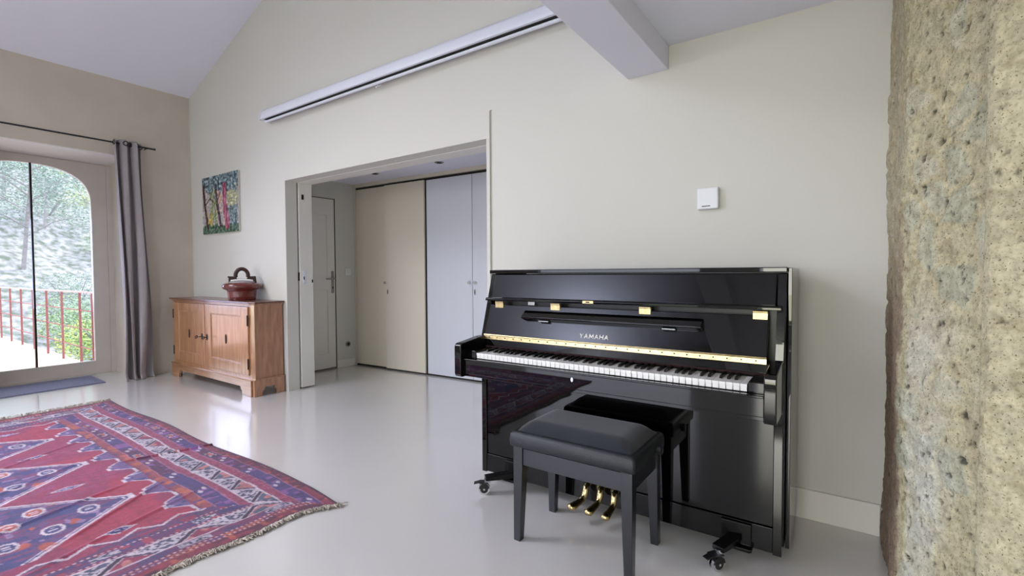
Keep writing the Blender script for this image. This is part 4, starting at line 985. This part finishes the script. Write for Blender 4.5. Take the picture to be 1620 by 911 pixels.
# ---------------------------------------------------------------- outside
struct(MB().box(-12, 12, -30, YR - .6, -.6, -.3).box(-14, XG - .3, -30, -6.0, -.6, -.3).build('ground_light_blocker', M['added_lawn']), 'garden ground added unseen behind the house to dim the upper walls', 'ground')  # unseen ground added to cut upward light on the upper walls
struct(MB().box(-15.5, XG - .12, -6, 1.93, -.2, -.005).build('floor_terrace', M['terrace']), 'sunlit pale terracotta terrace outside', 'terrace')
rl = thing('railing', (-11, 1.85, 0), 'rust red metal railing along the terrace outside', 'railing')
MB().box(-15.3, -7.3, 1.838, 1.862, .905, .925).build('top_rail', M['rail_top'], rl)
for z in (.685, .455, .222): MB().tube([(-15.3, 1.85, z), (-7.3, 1.85, z)], .0075, 6).build('cross_rail', M['rust'], rl)
x = -7.35
k = 0
for x in (-7.42, -8.10 + .19, -8.70, -9.47, -10.24, -11.02, -11.8, -12.6, -13.4, -14.2, -15.0):
    MB().box(x - .011, x + .011, 1.839, 1.861, -.005, .905).build('baluster', M['rust'], rl)
# hillside
def hill_z(x, y):
    d = -x - 15; z = -1.0 + max(0, d) * .36 - max(0, d - 26) * .2
    z += noise.fractal(Vector((x * .18, y * .18, 2)), 1, 2, 4) * .8; return min(z, z) + max(0, y - 3) * .05
q = MB().grid(90, 70, lambda u, v: (-7.2 - 55 * u ** 1.2, -14 + 46 * v, hill_z(-7.2 - 55 * u ** 1.2, -14 + 46 * v) - (0.6 if -14 + 46 * v < 4 and u < .2 else 0)))
struct(q.build('ground_hillside', M['hill'], smooth=True), 'pale grassy hillside beyond the terrace', 'ground')
def foliage(m_, c, rad, n, size, r, flat=.7):
    for _ in range(n):
        d = Vector((r.gauss(0, 1), r.gauss(0, 1), r.gauss(0, 1))).normalized() * (r.random() ** .45); p = Vector((c[0] + d.x * rad[0], c[1] + d.y * rad[1], c[2] + d.z * rad[2]))
        a = Vector((r.uniform(-1, 1), r.uniform(-1, 1), r.uniform(-.4, .4))).normalized(); b = a.cross(Vector((r.uniform(-1, 1), r.uniform(-1, 1), 1)).normalized()).normalized(); s_ = size * r.uniform(.6, 1.3)
        m_.add([p - a * s_, p - b * s_ * .45, p + a * s_, p + b * s_ * .45], [(0, 1, 2, 3)])
def tree(x, y, h, rad, mt, n, size, label, seed, lean=0, low=.35):
    r = random.Random(seed); z = hill_z(x, y) - .1
    t = thing('tree', (x, y, z), label, 'tree', 'trees on the hillside beyond the terrace')
    q = MB(); top = Vector((x + lean, y + .2, z + h * .8))
    q.tube([(x, y, z), (x + lean * .3, y + .1, z + h * .35), tuple(top)], [h * .013, h * .011, h * .004], 8)
    tips = []
    for k in range(9):
        f = .3 + .6 * k / 9; b0 = Vector((x + lean * f, y + .1, z + h * .8 * f)); a = r.uniform(0, 2 * PI); l = rad * r.uniform(.6, 1)
        tip = b0 + Vector((math.cos(a) * l, math.sin(a) * l, l * .45)); mid = (b0 + tip) / 2 + Vector((0, 0, .1 * l))
        q.tube([tuple(b0), tuple(mid), tuple(tip)], [h * .005, h * .004, h * .0015], 5); tips.append(tip)
    q.build('trunk', M['bark'], t)
    m_ = MB()
    for tp in tips: foliage(m_, tp, (rad * .5, rad * .5, rad * .38), n // 9, size, r)
    foliage(m_, top, (rad * .6, rad * .6, rad * .5), n // 5, size, r)
    m_.build('crown', mt, t, recalc=False)
tree(-21, 3.6, 4.6, 1.5, M['leaf_dark'], 6000, .042, 'blue green tree with low branches, nearest behind the railing', 1, lean=.6)
tree(-26.5, 8.0, 5.5, 2.0, M['leaf'], 6500, .05, 'mid green tree on the slope at the right of the glass', 2)
tree(-30, 4.6, 6.0, 2.2, M['leaf_light'], 6500, .055, 'lime green tree higher up in the middle of the glass', 3)
tree(-37, 10.0, 8.0, 2.8, M['leaf_light'], 6500, .065, 'tall lime green tree at the top right behind the glass', 4)
tree(-46, 7.2, 8.0, 3.0, M['leaf'], 6500, .07, 'pale green tree far up the hill, top centre', 5)
tree(-24, 4.7, 3.4, 1.4, M['leaf_dark'], 5500, .038, 'dark bushy small tree halfway up the bank', 6, lean=-.5)
tree(-38, 5.6, 7.0, 1.9, M['leaf_dark'], 5000, .06, 'slim dark trunked tree on the skyline', 7, lean=.3)
def shrub(x, y, z, rad, mt, n, label, seed):
    r = random.Random(seed); t = thing('shrub', (x, y, z - .5), label, 'shrub', 'shrubs behind the terrace railing')
    q = MB()
    for k in range(6):
        a = r.uniform(0, 2 * PI); q.tube([(x, y, z - .6), (x + rad * .4 * math.cos(a), y + rad * .4 * math.sin(a), z), (x + rad * .7 * math.cos(a), y + rad * .7 * math.sin(a), z + rad * .5)], [.02, .012, .005], 5)
    q.build('stems', M['bark'], t)
    m_ = MB(); foliage(m_, (x, y, z), (rad, rad, rad * .75), n * 3, .028, r); m_.build('leaves', mt, t, recalc=False)
sh = [(-10.2, 2.75, .05, .55, 'leaf'), (-11.4, 2.9, -.1, .6, 'leaf_light'), (-12.8, 3.0, .0, .65, 'leaf'), (-9.2, 2.6, -.25, .45, 'leaf_dark'), (-14.6, 3.3, .1, .7, 'leaf_dark'), (-17, 3.7, .1, .7, 'leaf')]
nm = ['green shrub behind the middle balusters', 'light green shrub left of the middle balusters', 'green shrub behind the dark glazing bar', 'dark shrub low behind the right balusters', 'dark green shrub at the far end of the railing', 'green shrub furthest off beyond the railing end']
for q_ in ((-19, 4.3, .85, 'leaf_dark', 'blue green bush at the foot of the bank beyond the terrace'), (-22.5, 6.2, .9, 'leaf', 'green bush on the bank, right side of the glass'), (-27, 5.3, 1.0, 'leaf_dark', 'dark bush half way up the bank in the middle of the glass'), (-31.5, 7.9, 1.2, 'leaf_light', 'lime bush high on the bank at the right')):
    sh.append((q_[0], q_[1], hill_z(q_[0], q_[1]) + .35, q_[2], q_[3])); nm.append(q_[4])
for k, (x, y, z, r_, mt) in enumerate(sh): shrub(x, y, z, r_, M[mt], 900, nm[k], 20 + k)
